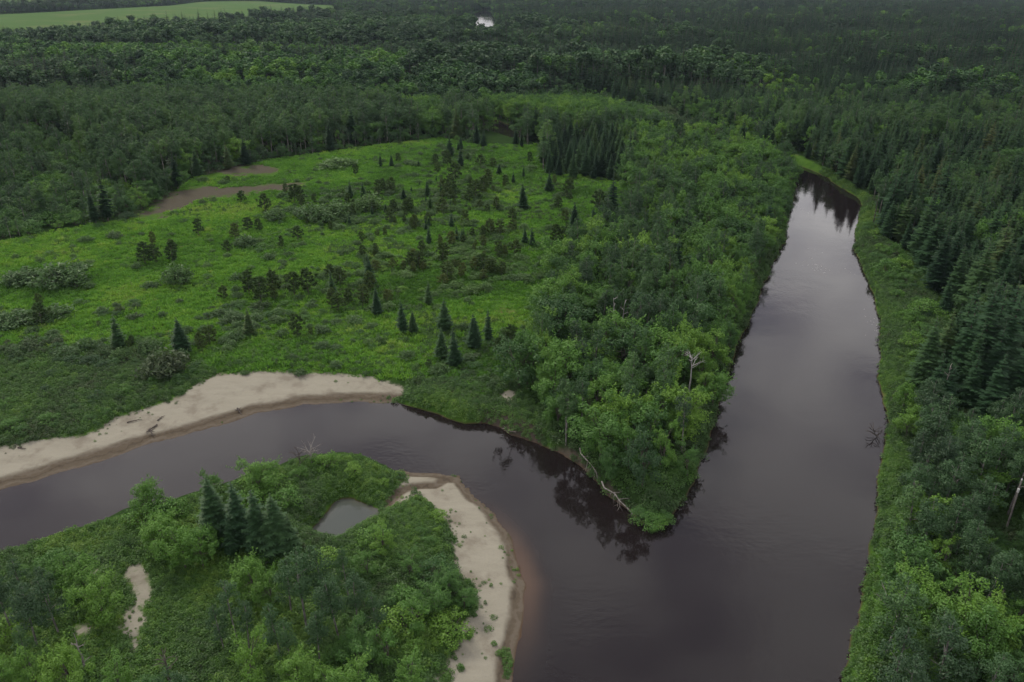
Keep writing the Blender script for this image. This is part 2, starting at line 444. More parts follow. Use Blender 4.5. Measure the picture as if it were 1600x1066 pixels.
def water_mat(name, deep, shallow, reach):
    m, t, L = new_mat(name)
    tc = N(t, 'ShaderNodeTexCoord'); P = tc.outputs['Object']
    dep = attr(t, 'depth').outputs['Fac']
    dn = mth(t, 'MULTIPLY', dep, mth(t, 'ADD', 0.6, mth(t, 'MULTIPLY', noise(t, 0.12, 3, 0.5, P), 0.8)))
    f = mth(t, 'POWER', 2.718, mth(t, 'MULTIPLY', dn, -1.0 / reach), clamp=True)
    c = mixc(t, mth(t, 'MULTIPLY', f, attr(t, 'shoal').outputs['Fac']), deep, shallow)
    p = N(t, 'ShaderNodeBsdfPrincipled')
    L(c, p.inputs['Base Color'])
    p.inputs['IOR'].default_value = 1.333
    p.inputs['Roughness'].default_value = 0.045
    mp = N(t, 'ShaderNodeMapping'); mp.inputs['Scale'].default_value = (1.0, 1.0, 1.0); L(P, mp.inputs[0])
    h = mth(t, 'ADD', mth(t, 'MULTIPLY', noise(t, 1.4, 3, 0.5, mp.outputs[0]), 0.6), mth(t, 'MULTIPLY', noise(t, 0.22, 3, 0.5, mp.outputs[0]), 1.2))
    b = N(t, 'ShaderNodeBump'); b.inputs['Strength'].default_value = 0.05; b.inputs['Distance'].default_value = 0.12
    st = rng_map(t, noise(t, 0.035, 3, 0.55, P), 0.40, 0.70, 0.05, 0.32)
    L(st, b.inputs['Strength'])
    L(h, b.inputs['Height']); L(b.outputs[0], p.inputs['Normal'])
    o = N(t, 'ShaderNodeOutputMaterial'); L(p.outputs[0], o.inputs[0])
    return m


M_GROUND = ground_mat()
M_RIVER = water_mat('river_water', (0.0105, 0.0080, 0.0082), (0.072, 0.044, 0.028), 0.75)
M_POND = water_mat('pond_water', (0.058, 0.067, 0.057), (0.085, 0.085, 0.068), 0.5)


# ------------------------------------------------------------------ mesh helpers
class Geo:
    """collects polygons of 3 or 4 corners with one number per face and a material slot"""
    def __init__(s):
        s.v = []; s.f3 = []; s.f4 = []; s.n = 0

    def add(s, v, f, var=None, slot=0):
        f = np.asarray(f, np.int64)
        if len(f) == 0:
            return
        v = np.asarray(v, float)
        var = np.full(len(f), 0.5) if var is None else np.asarray(var, float)
        (s.f3 if f.shape[1] == 3 else s.f4).append((f + s.n, var, np.full(len(f), slot)))
        s.v.append(v); s.n += len(v)

    def mesh(s, name, mats, smooth=False):
        me = bpy.data.meshes.new(name)
        v = np.concatenate(s.v)
        loops, tot, var, slot = [], [], [], []
        for lst, k in ((s.f3, 3), (s.f4, 4)):
            for f, a, m in lst:
                loops.append(f.ravel()); tot.append(np.full(len(f), k)); var.append(a); slot.append(m)
        loops = np.concatenate(loops).astype(np.int32); tot = np.concatenate(tot).astype(np.int32)
        me.vertices.add(len(v)); me.vertices.foreach_set('co', v.astype(np.float32).ravel())
        me.loops.add(len(loops)); me.loops.foreach_set('vertex_index', loops)
        me.polygons.add(len(tot))
        me.polygons.foreach_set('loop_start', np.concatenate([[0], np.cumsum(tot)[:-1]]).astype(np.int32))
        me.polygons.foreach_set('loop_total', tot)
        me.polygons.foreach_set('material_index', np.concatenate(slot).astype(np.int32))
        me.polygons.foreach_set('use_smooth', np.full(len(tot), smooth))
        for m in mats:
            me.materials.append(m)
        a = me.attributes.new('var', 'FLOAT', 'FACE'); a.data.foreach_set('value', np.concatenate(var).astype(np.float32))
        me.update()
        return me


def unit(a):
    return a / np.maximum(np.linalg.norm(a, axis=-1, keepdims=True), 1e-9)


def leaves(g, P, Nn, size, aspect, r, var, slot=0, bend=0.25):
    """one four-cornered leaf spray at each point P, facing along Nn"""
    n = len(P)
    if n == 0:
        return
    a = unit(np.cross(Nn, unit(r.normal(size=(n, 3)))))
    b = np.cross(Nn, a)
    size = np.broadcast_to(size, (n,))[:, None]
    la, lb = a * size * aspect, b * size
    dn = -Nn * size * bend
    v = np.stack([P - la + dn, P - lb * r.uniform(0.5, 1.0, (n, 1)), P + la + dn, P + lb * r.uniform(0.5, 1.0, (n, 1))], 1).reshape(-1, 3)
    f = np.arange(n * 4).reshape(n, 4)
    g.add(v, f, var, slot)


def tube(g, pts, rad, sides=6, slot=0, cap=True):
    pts = np.asarray(pts, float)
    n = len(pts)
    ang = np.arange(sides) * 2 * math.pi / sides
    vs = []
    for i in range(n):
        d = unit(pts[min(i + 1, n - 1)] - pts[max(i - 1, 0)])
        h = np.array([1.0, 0, 0]) if abs(d[0]) < 0.8 else np.array([0, 1.0, 0])
        a = unit(np.cross(d, h)); b = np.cross(d, a)
        vs.append(pts[i] + rad[i] * (np.cos(ang)[:, None] * a + np.sin(ang)[:, None] * b))
    v = np.concatenate(vs)
    f = []
    for i in range(n - 1):
        for k in range(sides):
            f.append((i * sides + k, i * sides + (k + 1) % sides, (i + 1) * sides + (k + 1) % sides, (i + 1) * sides + k))
    g.add(v, f, None, slot)
    if cap:
        e = np.concatenate([v, pts[-1:], pts[:1]])
        m = len(v)
        g.add(e, [((n - 1) * sides + k, (n - 1) * sides + (k + 1) % sides, m) for k in range(sides)] + [((k + 1) % sides, k, m + 1) for k in range(sides)], None, slot)


def sphere_dirs(n, r):
    return unit(r.normal(size=(n, 3)))


# ------------------------------------------------------------------ plants; every model stands on the origin, unit height 1 m is scaled later: real metres here
def lumps(g, r, centres, radii, per, size, aspect, up, rough, down_keep=0.45, slot=0, inner=0.72):
    for c, R in zip(centres, radii):
        n = int(per * R * R)
        d = sphere_dirs(n, r)
        keep = (d[:, 2] > -0.25) | (r.random(n) < down_keep)
        d = d[keep]
        rad = R * r.uniform(inner, 1.08, len(d)) * (1 + 0.18 * np.sin(d[:, 0] * 5 + c[0] * 3) * np.cos(d[:, 1] * 5 + c[1] * 4))
        P = c + d * rad[:, None] * np.array([1, 1, 0.85])
        Nn = unit(d * 0.7 + np.array([0, 0, up]) + r.normal(size=d.shape) * rough)
        base = r.uniform(0.2, 0.8)
        var = np.clip(base * 0.5 + r.random(len(d)) * 0.5, 0, 1)
        leaves(g, P, Nn, size * r.uniform(0.6, 1.25, len(d)), aspect, r, var, slot)


def broadleaf(seed, H=9.0, R=2.7, n_l=20, per=330, size=0.105, low=0.28, lean=0.0, tops=3):
    """several leaning leaders, each with its own ragged stack of leaf masses and sprays that stick out"""
    r = np.random.default_rng(seed)
    C, RR = [], []
    ends = []
    for k in range(tops):
        th = k * 6.283 / tops + r.uniform(-0.6, 0.6)
        q = R * r.uniform(0.15, 0.62)
        ends.append(np.array([q * math.cos(th) + lean, q * math.sin(th), H * (1.0 if k == 0 else r.uniform(0.68, 0.96))]))
    each = max(4, n_l // tops)
    for e in ends:
        for k in range(each):
            u = r.uniform(0.0, 1.0) ** 0.8
            z = H * low + (e[2] - H * low) * u
            w = R * (0.30 + 0.42 * math.sin(math.pi * min(1, 0.12 + 0.85 * u)) ** 0.8)
            th = r.uniform(0, 6.283)
            c = np.array([e[0] * (0.35 + 0.65 * u) + w * math.cos(th), e[1] * (0.35 + 0.65 * u) + w * math.sin(th), z - 0.05 * H * r.random()])
            C.append(c); RR.append(R * r.uniform(0.17, 0.40) * (1.15 - 0.35 * u))
        C.append(e - np.array([0, 0, 0.25 * R])); RR.append(R * r.uniform(0.2, 0.32))
    crown, trunk = Geo(), Geo()
    lumps(crown, r, C, RR, per, size, 1.35, 0.38, 0.26)
    for k in range(34):                                    # loose outer sprays
        c = C[r.integers(0, len(C))]; d = unit(c - np.array([lean * 0.5, 0, H * 0.45]) + r.normal(size=3) * 1.2)
        L_ = R * r.uniform(0.35, 0.75); n = 16
        u = r.uniform(0.3, 1.0, n)
        P = c + d * (u * L_)[:, None] + r.normal(size=(n, 3)) * 0.10
        leaves(crown, P, unit(np.array([0, 0, 0.8]) + r.normal(size=(n, 3)) * 0.6), size * 1.05, 1.4, r, np.clip(r.uniform(0.3, 0.8) + r.normal(size=n) * 0.12, 0, 1))
    tube(trunk, [(0, 0, -0.4), (0.05, 0.03, H * 0.2), (lean * 0.3, 0.08, H * low * 1.25)], [H * 0.018, H * 0.015, H * 0.012], 7)
    for e in ends:
        s_ = np.array([lean * 0.3, 0.08, H * low * 1.2])
        tube(trunk, [s_, (s_ + e) / 2 + r.normal(size=3) * 0.15, e], [H * 0.010, H * 0.007, 0.015], 6, cap=False)
    for k in r.choice(len(C), 8, replace=False):
        s_ = ends[k % tops] * 0.55 + np.array([0, 0, 0.1])
        tube(trunk, [s_, s_ * 0.45 + C[k] * 0.55 - np.array([0, 0, 0.2]), C[k]], [H * 0.006, H * 0.004, 0.012], 5, cap=False)
    return crown, trunk


def aspen(seed, H=15.0, R=2.1, low=0.42, per=270, size=0.11, n_l=18):
    r = np.random.default_rng(seed)
    C, RR = [], []
    for k in range(n_l):
        t = (k + 0.5) / n_l
        z = H * (low + (0.97 - low) * t)
        w = math.sin(math.pi * min(1, 0.16 + 0.80 * t)) ** 0.7
        th = k * 2.399 + r.uniform(-0.6, 0.6)
        q = R * w * r.uniform(0.25, 1.0)
        C.append(np.array([q * math.cos(th), q * math.sin(th), z]))
        RR.append(R * w * r.uniform(0.24, 0.56) + 0.15)
    crown, trunk = Geo(), Geo()
    lumps(crown, r, C, RR, per, size, 1.25, 0.32, 0.35, 0.7, inner=0.55)
    bx, by = r.uniform(-0.35, 0.35, 2)
    tube(trunk, [(0, 0, -0.4), (bx * 0.4, by * 0.4, H * 0.3), (bx, by, H * 0.65), (bx * 0.5, by * 0.5, H * 0.95)], [0.17, 0.14, 0.09, 0.02], 7)
    for k in range(0, n_l, 2):
        s = np.array([bx, by, max(C[k][2] - 1.2, H * 0.3)])
        tube(trunk, [s, C[k]], [0.05, 0.012], 5, cap=False)
    return crown, trunk


def spruce(seed, H=16.0, R=2.3, levels=30, boughs=8, low=0.07, ragged=0.25):
    r = np.random.default_rng(seed)
    crown, trunk = Geo(), Geo()
    tube(trunk, [(0, 0, -0.4), (0.03, 0, H * 0.4), (0, 0.04, H * 0.8), (0, 0, H)], [H * 0.013, H * 0.009, H * 0.004, 0.012], 6)
    V, F, A = [], [], []
    n = 0
    for k in range(levels):
        t = (k + r.uniform(0, 0.6)) / levels
        z = H * (low + (0.985 - low) * t)
        Lr = R * (1 - t) ** 0.80 * (0.55 + 0.45 * min(1, t / 0.16)) * (1 + 0.14 * math.sin(k * 1.7 + seed)) + 0.12
        nb = max(4, int(boughs * (0.55 + 0.6 * (1 - t))))
        th0 = r.uniform(0, 6.28)
        for b in range(nb):
            th = th0 + b * 6.283 / nb + r.uniform(-0.3, 0.3)
            Lb = Lr * r.uniform(1 - ragged, 1.08)
            if r.random() < 0.05:
                continue
            d = np.array([math.cos(th), math.sin(th), 0]); s = np.array([-math.sin(th), math.cos(th), 0])
            z_b = z + r.normal() * 0.012 * H
            droop = r.uniform(0.15, 0.60) * (1.15 - 0.9 * t)
            base = r.uniform(0.1, 0.9)
            st = 5
            for q in range(st + 1):
                u = (q + 0.55) / (st + 0.6)
                c = d * Lb * u + np.array([0, 0, z_b - droop * Lb * u + 0.20 * Lb * u * u])
                wl = Lb * (0.40 * (1 - u) + 0.12) * r.uniform(0.8, 1.2)
                va = np.clip(base * 0.6 + r.random() * 0.4, 0, 1)
                if q == st:
                    tip = d * Lb * 1.05 + np.array([0, 0, z_b - droop * Lb + 0.20 * Lb])
                    w = wl * 0.35
                    V += [c - s * w, tip, c + s * w]; F.append((n, n + 1, n + 2)); A.append(va); n += 3
                else:
                    for sg in (-1, 1):
                        e = c + s * sg * wl + d * wl * 0.55 + np.array([0, 0, -wl * r.uniform(0.15, 0.5)])
                        w = d * wl * 0.5
                        V += [c - w * 0.8, e, c + w + np.array([0, 0, -0.06 * wl])]
                        F.append((n, n + 1, n + 2)); A.append(va); n += 3
    crown.add(np.array(V), np.array(F), np.array(A))
    return crown, trunk


def pine(seed, H=7.0, R=1.7, limbs=26):
    r = np.random.default_rng(seed)
    crown, trunk = Geo(), Geo()
    tube(trunk, [(0, 0, -0.3), (0.1, 0.02, H * 0.35), (-0.05, 0.08, H * 0.7), (0, 0, H * 0.96)], [0.12, 0.10, 0.06, 0.015], 6)
    for k in range(limbs):
        t = (k + 0.5) / limbs
        z = H * (0.16 + 0.80 * t)
        w = (math.sin(math.pi * min(1, 0.25 + 0.72 * t)) ** 0.6) * R
        th = k * 2.399 + r.uniform(-0.5, 0.5)
        Lb = w * r.uniform(0.55, 1.1)
        e = np.array([Lb * math.cos(th), Lb * math.sin(th), z + Lb * 0.28])
        s = np.array([0, 0.03, z])
        tube(trunk, [s, (s + e) / 2 + np.array([0, 0, -0.06]), e], [0.035, 0.022, 0.008], 4, cap=False)
        for c, R2 in ((e, 0.62), (s * 0.4 + e * 0.6 + np.array([r.uniform(-.25, .25), r.uniform(-.25, .25), 0.05]), 0.55)):
            nn = 48
            d = unit(sphere_dirs(nn, r) + np.array([0, 0, 0.35]))
            ln = R2 * r.uniform(0.7, 1.2, (nn, 1))
            sd = unit(np.cross(d, sphere_dirs(nn, r))) * ln * 0.20
            v = np.stack([c + d * ln * 0.1 - sd, c + d * ln, c + d * ln * 0.1 + sd], 1).reshape(-1, 3)
            base = r.uniform(0.1, 0.9)
            crown.add(v, np.arange(nn * 3).reshape(nn, 3), np.clip(base * 0.6 + r.random(nn) * 0.4, 0, 1))
    return crown, trunk


def willow(seed, H=3.0, R=2.2, stems=30, per=36, wide=1.0):
    """many thin stems fanning out of one root, narrow leaves all along them"""
    r = np.random.default_rng(seed)
    crown, trunk = Geo(), Geo()
    for k in range(stems):
        th = k * 2.399 + r.uniform(-0.4, 0.4)
        q = math.sqrt((k + 0.5) / stems)
        e = np.array([R * q * math.cos(th) * wide, R * q * math.sin(th), H * (1 - 0.62 * q * q) * r.uniform(0.8, 1.08)])
        s = np.array([0.35 * e[0], 0.35 * e[1], -0.1]) * np.array([r.uniform(0.5, 1.3), r.uniform(0.5, 1.3), 1])
        m = (s + e) / 2 + np.array([0, 0, 0.12 * H])
        tube(trunk, [s, m, e], [0.035, 0.022, 0.006], 4, cap=False)
        u = r.uniform(0.30, 1.04, per)
        P = (1 - u[:, None]) ** 2 * s + 2 * (u * (1 - u))[:, None] * m + (u ** 2)[:, None] * e + r.normal(size=(per, 3)) * 0.19
        d = unit(np.array([e[0], e[1], H]) * 0.3 + r.normal(size=(per, 3)) * 0.9)
        base = r.uniform(0.1, 0.9)
        leaves(crown, P, unit(np.cross(d, r.normal(size=(per, 3))) + np.array([0, 0, 0.6])), 0.11 * r.uniform(0.7, 1.4, per), 2.0, r, np.clip(base * 0.6 + r.random(per) * 0.4, 0, 1))
    return crown, trunk


def bush(seed, H=2.4, R=1.7, n_l=12, per=440, size=0.070):
    r = np.random.default_rng(seed)
    crown, trunk = Geo(), Geo()
    C, RR = [], []
    for k in range(n_l):
        th = k * 2.399; q = math.sqrt((k + 0.4) / n_l)
        C.append(np.array([R * 0.85 * q * math.cos(th), R * 0.85 * q * math.sin(th), H * (0.78 - 0.48 * q * q) * r.uniform(0.6, 1.2)])); RR.append(R * r.uniform(0.18, 0.42))
    lumps(crown, r, C, RR, per, size, 1.4, 0.38, 0.3, 0.25, inner=0.55)
    for k in range(n_l):
        tube(trunk, [(C[k][0] * 0.15, C[k][1] * 0.15, -0.1), C[k] * np.array([0.6, 0.6, 0.6]), C[k]], [0.05, 0.03, 0.01], 4, cap=False)
    return crown, trunk


def tuft(seed, n=34, R=0.75, H=0.55, w=0.05):
    r = np.random.default_rng(seed)
    g = Geo()
    p = np.column_stack([r.normal(size=n) * R * 0.45, r.normal(size=n) * R * 0.45, np.zeros(n)])
    d = unit(np.column_stack([r.normal(size=n) * 0.5, r.normal(size=n) * 0.5, np.ones(n)]))
    h = H * r.uniform(0.5, 1.15, n)[:, None]
    s = unit(np.column_stack([r.normal(size=n), r.normal(size=n), np.zeros(n)])) * w * r.uniform(0.7, 1.6, n)[:, None]
    lean = np.column_stack([r.normal(size=n), r.normal(size=n), -0.3 * np.ones(n)]) * h * 0.22
    v = np.stack([p - s, p + s, p + d * h * 0.6 + s * 0.8, p + d * h + lean], 1).reshape(-1, 3)
    g.add(v, np.arange(n * 4).reshape(n, 4), r.random(n))
    return g


def herb(seed, n=110, R=0.7, H=0.8, size=0.085):
    r = np.random.default_rng(seed)
    g = Geo()
    d = sphere_dirs(n, r); d[:, 2] = np.abs(d[:, 2])
    P = d * np.array([R, R, H]) * r.uniform(0.45, 1.0, (n, 1)) + np.column_stack([np.zeros(n), np.zeros(n), 0.06 * np.ones(n)])
    leaves(g, P, unit(d * 0.5 + np.array([0, 0, 0.8]) + r.normal(size=(n, 3)) * 0.5), size * r.uniform(0.6, 1.3, n), 1.5, r, r.random(n))
    return g


def far_broad(seed, H=13, R=2.8, size=0.46, n=260):
    r = np.random.default_rng(seed)
    g = Geo()
    for k in range(6):
        c = np.array([r.uniform(-.5, .5) * R, r.uniform(-.5, .5) * R, H * r.uniform(0.55, 0.82)]); q = R * r.uniform(0.45, 0.7)
        d = sphere_dirs(n // 6, r)
        base = r.uniform(0.1, 0.9)
        leaves(g, c + d * q * r.uniform(0.7, 1.1, (len(d), 1)) * np.array([1, 1, 1.15]), unit(d * 1.0 + np.array([0, 0, 0.15]) + r.normal(size=d.shape) * 0.4), size * r.uniform(0.6, 1.3, len(d)), 1.3, r,
               np.clip(base * 0.6 + 0.4 * r.random(len(d)), 0, 1))
    tube(g, [(0, 0, -0.5), (0, 0, H * 0.7)], [0.16, 0.08], 4, slot=1, cap=False)
    return g


PROTO = {}       # kind -> list of (crown mesh, trunk mesh, height, merged object)
HIDDEN = {}      # kind -> collection of merged models for the masses


def register(kind, crown_m, bark_m, builds):
    PROTO[kind] = []
    c = bpy.data.collections.new(kind + '_models'); HIDDEN[kind] = c
    for i, (H, (cr, tr)) in enumerate(builds):
        a = cr.mesh('crown', [crown_m]); b = tr.mesh('trunk', [bark_m], True)
        g = Geo(); g.v = []; 
        for src, slot in ((cr, 0), (tr, 1)):
            off = g.n
            vv = np.concatenate(src.v)
            for lst, dst in ((src.f3, g.f3), (src.f4, g.f4)):
                for f, v_, m_ in lst:
                    dst.append((f + off, v_, np.full(len(f), slot)))
            g.v.append(vv); g.n += len(vv)
        me = g.mesh(kind, [crown_m, bark_m])
        o = bpy.data.objects.new('%s_model_%02d' % (kind, i), me); c.objects.link(o)
        PROTO[kind].append((a, b, H))


def register_simple(kind, mats, geos):
    c = bpy.data.collections.new(kind + '_models'); HIDDEN[kind] = c
    for i, g in enumerate(geos):
        c.objects.link(bpy.data.objects.new('%s_model_%02d' % (kind, i), g.mesh(kind, mats)))


register('spruce', M_SPRUCE, M_BARK, [(15, spruce(1, 15, 3.0, 28, 10)), (14, spruce(2, 14, 2.7, 27, 9, 0.1, 0.42)), (16, spruce(3, 16, 3.4, 29, 11)), (13, spruce(4, 13, 2.5, 26, 9, 0.12, 0.48)), (15, spruce(5, 15, 3.6, 28, 11, 0.05, 0.38)), (14, spruce(6, 14, 3.1, 25, 10, 0.06, 0.5)), (17, spruce(7, 17, 3.0, 30, 9, 0.10, 0.5))])
register('pine', M_PINE, M_BARK, [(7, pine(11)), (6.5, pine(12, 6.5, 1.9, 24)), (7.5, pine(13, 7.5, 1.5, 28)), (5.5, pine(14, 5.5, 1.8, 20))])
register('broadleaf', M_BROAD, M_BARK, [(9, broadleaf(21, 9, 2.7, 24)), (8.5, broadleaf(22, 8.5, 3.1, 30, tops=4)), (10, broadleaf(23, 10, 2.5, 22, low=0.32, tops=2)), (9, broadleaf(24, 9, 2.6, 20, low=0.18, lean=0.5)), (8, broadleaf(25, 8, 3.1, 32, low=0.2, lean=-0.4, tops=5)),
                                        (9.5, broadleaf(26, 9.5, 2.9, 26, low=0.25, tops=4)), (10, broadleaf(27, 10, 2.2, 18, low=0.3, tops=2)), (8.5, broadleaf(28, 8.5, 3.3, 26, low=0.22, tops=3))])
register('aspen', M_ASPEN, M_WHITEBARK, [(15, aspen(31)), (14, aspen(32, 14, 2.4, 0.35)), (16, aspen(33, 16, 1.9, 0.48)), (13, aspen(34, 13, 2.2, 0.3)), (15, aspen(35, 15, 2.6, 0.4))])
register('willow', M_WILLOW, M_BARK, [(3, willow(41)), (2.6, willow(42, 2.6, 2.5, 36, 34)), (3.4, willow(43, 3.4, 2.0, 28)), (2.8, willow(44, 2.8, 2.2, 34, 34, 1.4))])
register('bush', M_BROAD, M_BARK, [(2.4, bush(51)), (2.0, bush(52, 2.0, 1.9)), (2.8, bush(53, 2.8, 1.6, 14))])
register_simple('tuft', [M_GRASS], [tuft(61), tuft(62, 30, 0.9, 0.45), tuft(63, 40, 0.7, 0.7, 0.06)])
register_simple('herb', [M_HERB], [herb(71), herb(72, 100, 0.9, 0.6), herb(73, 120, 0.6, 1.0), herb(74, 90, 0.7, 0.8, 0.075)])
register_simple('far_broadleaf', [M_BROAD, M_BARK], [far_broad(81), far_broad(82, 12, 3.2), far_broad(83, 14, 2.6)])
register_simple('far_aspen', [M_ASPEN, M_WHITEBARK], [far_broad(84, 16, 2.4), far_broad(85, 15, 2.7), far_broad(86, 17, 2.3)])


def merge_pair(pair):
    g = Geo()
    for src, slot in zip(pair, (0, 1)):
        off = g.n; vv = np.concatenate(src.v)
        for lst, dst in ((src.f3, g.f3), (src.f4, g.f4)):
            for f, v_, m_ in lst:
                dst.append((f + off, v_, np.full(len(f), slot)))
        g.v.append(vv); g.n += len(vv)
    return g


register_simple('far_spruce', [M_SPRUCE, M_BARK], [merge_pair(spruce(87, 15, 3.5, 14, 7)), merge_pair(spruce(88, 14, 3.1, 13, 7, 0.1, 0.45)), merge_pair(spruce(89, 16, 3.8, 15, 7))])


# ------------------------------------------------------------------ masses: geometry nodes over a cloud of points
def scatter(name, kind, x, y, z, rz, sc, tint, idx=None, collection=None):
    n = len(x)
    if n == 0:
        return None
    me = bpy.data.meshes.new(name)
    me.vertices.add(n)
    me.vertices.foreach_set('co', np.column_stack([x, y, z]).astype(np.float32).ravel())
    a = me.attributes.new('rz', 'FLOAT', 'POINT'); a.data.foreach_set('value', np.asarray(rz, np.float32))
    a = me.attributes.new('sc', 'FLOAT_VECTOR', 'POINT'); a.data.foreach_set('vector', np.asarray(sc, np.float32).ravel())
    a = me.attributes.new('tint', 'FLOAT', 'POINT'); a.data.foreach_set('value', np.asarray(tint, np.float32))
    col = HIDDEN[collection or kind]
    k = len(col.objects)
    idx = rng.integers(0, k, n) if idx is None else idx
    a = me.attributes.new('pick', 'INT', 'POINT'); a.data.foreach_set('value', np.asarray(idx, np.int32))
    o = bpy.data.objects.new(name, me); COL.objects.link(o)
    ng = bpy.data.node_groups.new(name + '_spread', 'GeometryNodeTree')
    ng.interface.new_socket('Geometry', in_out='INPUT', socket_type='NodeSocketGeometry')
    ng.interface.new_socket('Geometry', in_out='OUTPUT', socket_type='NodeSocketGeometry')
    i = ng.nodes.new('NodeGroupInput'); out = ng.nodes.new('NodeGroupOutput')
    ci = ng.nodes.new('GeometryNodeCollectionInfo'); ci.inputs['Collection'].default_value = col
    ci.inputs['Separate Children'].default_value = True; ci.inputs['Reset Children'].default_value = True
    iop = ng.nodes.new('GeometryNodeInstanceOnPoints'); iop.inputs['Pick Instance'].default_value = True

    def na(nm, dt):
        q = ng.nodes.new('GeometryNodeInputNamedAttribute'); q.data_type = dt; q.inputs['Name'].default_value = nm
        return q.outputs['Attribute']
    cx = ng.nodes.new('ShaderNodeCombineXYZ')
    e2r = ng.nodes.new('FunctionNodeEulerToRotation')
    L = ng.links.new
    L(na('rz', 'FLOAT'), cx.inputs['Z']); L(cx.outputs[0], e2r.inputs[0])
    L(i.outputs[0], iop.inputs['Points']); L(ci.outputs[0], iop.inputs['Instance'])
    L(na('pick', 'INT'), iop.inputs['Instance Index']); L(e2r.outputs[0], iop.inputs['Rotation']); L(na('sc', 'FLOAT_VECTOR'), iop.inputs['Scale'])
    L(iop.outputs[0], out.inputs[0])
    md = o.modifiers.new('spread', 'NODES'); md.node_group = ng
    o['kind'] = 'stuff'
    return o


# ------------------------------------------------------------------ terrain and water
def axis(parts):
    r = []
    for a, b, s0, s1 in parts:
        v = a; s = s0
        n = max(2, int(round(abs(b - a) / ((s0 + s1) / 2))))
        w = np.linspace(s0, s1, n); w = w / w.sum() * (b - a)
        r.append(a + np.concatenate([[0], np.cumsum(w)[:-1]]))
    return np.concatenate(r + [[parts[-1][1]]])


def build_terrain():
    xs = axis([(-5200, -700, 260, 60), (-700, -260, 60, 7), (-260, -165, 7, 1), (-165, 185, 0.85, 0.85), (185, 280, 1, 7), (280, 700, 7, 60), (700, 5200, 60, 260)])
    ys = axis([(-60, 50, 12, 1), (50, 330, 0.85, 0.85), (330, 560, 1, 6), (560, 1200, 6, 30), (1200, 2200, 20, 60), (2200, 7000, 60, 300)])
    X, Y = np.meshgrid(xs, ys)
    x, y = X.ravel(), Y.ravel()
    z, sd, sand1, rim, gd = height(x, y, True)
    nx, ny = len(xs), len(ys)
    ii = np.arange(nx * ny).reshape(ny, nx)
    F = np.stack([ii[:-1, :-1], ii[:-1, 1:], ii[1:, 1:], ii[1:, :-1]], -1).reshape(-1, 4)
    sand = np.full(len(x), -50.0)
    for p in SANDS:
        sand = np.maximum(sand, sdist(p, x, y))
    dirt = np.full(len(x), -50.0)
    for p in DIRTS:
        dirt = np.maximum(dirt, sdist(p, x, y))
    pond_r = -sdist(W_POND, x, y)
    wet = rim - sd                                    # positive seaward of the little scarp
    wet = np.maximum(wet, 1.0 - gd)
    wet = np.maximum(wet, 1.6 - pond_r)
    px, py, _ = pix(x, y)
    openg = np.full(len(x), -50.0)
    for p in (MEADOW, STRIP, ISLAND, SCRUB, VERGE):
        openg = np.maximum(openg, sdist(gp(p), x, y))
    g = Geo(); g.add(np.column_stack([x, y, z]), F)
    me = g.mesh('ground', [M_GROUND], True)
    for nm, v in (('sand', sand), ('dirt', dirt), ('wet', wet), ('shore', sd), ('meadow', openg), ('cut', sdist(W_CUT, x, y)),
                  ('field', np.maximum(sdist(W_FIELD, x, y), sdist(W_FIELD2, x, y)))):
        a = me.attributes.new(nm, 'FLOAT', 'POINT'); a.data.foreach_set('value', np.clip(v, -60, 60).astype(np.float32))
    o = bpy.data.objects.new('ground', me); COL.objects.link(o); o['kind'] = 'structure'
    for nm, mat, poly in (('river', M_RIVER, None), ('pond', M_POND, W_POND)):
        dpond = -sdist(W_POND, x, y)
        sdw = -np.maximum(sdist(W_RIVER, x, y), sdist(W_POOL, x, y)) if poly is None else dpond
        lim = 3.0
        ok = (sdw < lim) & ((dpond > 5) if poly is None else True)
        f = F[ok[F].any(1)]
        use = np.unique(f); remap = np.zeros(len(x), np.int64); remap[use] = np.arange(len(use))
        g = Geo(); g.add(np.column_stack([x[use], y[use], np.zeros(len(use))]), remap[f])
        me = g.mesh(nm, [mat], True)
        a = me.attributes.new('depth', 'FLOAT', 'POINT'); a.data.foreach_set('value', np.clip(-z[use], 0, 20).astype(np.float32))
        a = me.attributes.new('shoal', 'FLOAT', 'POINT')
        a.data.foreach_set('value', (np.ones(len(use)) if poly is not None else 0.05 + 0.95 * np.exp(-(((x[use] - SH_C[0]) / 10.5) ** 2 + ((y[use] - SH_C[1]) / 11.5) ** 2))).astype(np.float32))
        o = bpy.data.objects.new(nm, me); COL.objects.link(o); o['kind'] = 'structure'


build_terrain()

# ------------------------------------------------------------------ the list of plants: kind, x, y, height, width factor, tint
PL = {k: [] for k in ('spruce', 'pine', 'broadleaf', 'aspen', 'willow', 'bush')}
OCC = []


def put(kind, x, y, h, wf=1.0, tint=0.5, hand=False):
    PL[kind].append((float(x), float(y), float(h), float(wf), float(np.clip(tint, 0.02, 0.98)), hand))
    if hand:
        OCC.append((x, y, h * 0.16 if kind not in ('willow', 'bush') else h * 0.5))


def at(px, py):
    return ground(px, py, 2.0)


def hpx(px, py, h):
    """metres of something standing at (px, py) that is h pixels tall in the photograph"""
    p = at(px, py)
    dep = p[1] * cp + (CAM_H - 2) * sp
    return h * dep / (FPX * cp)


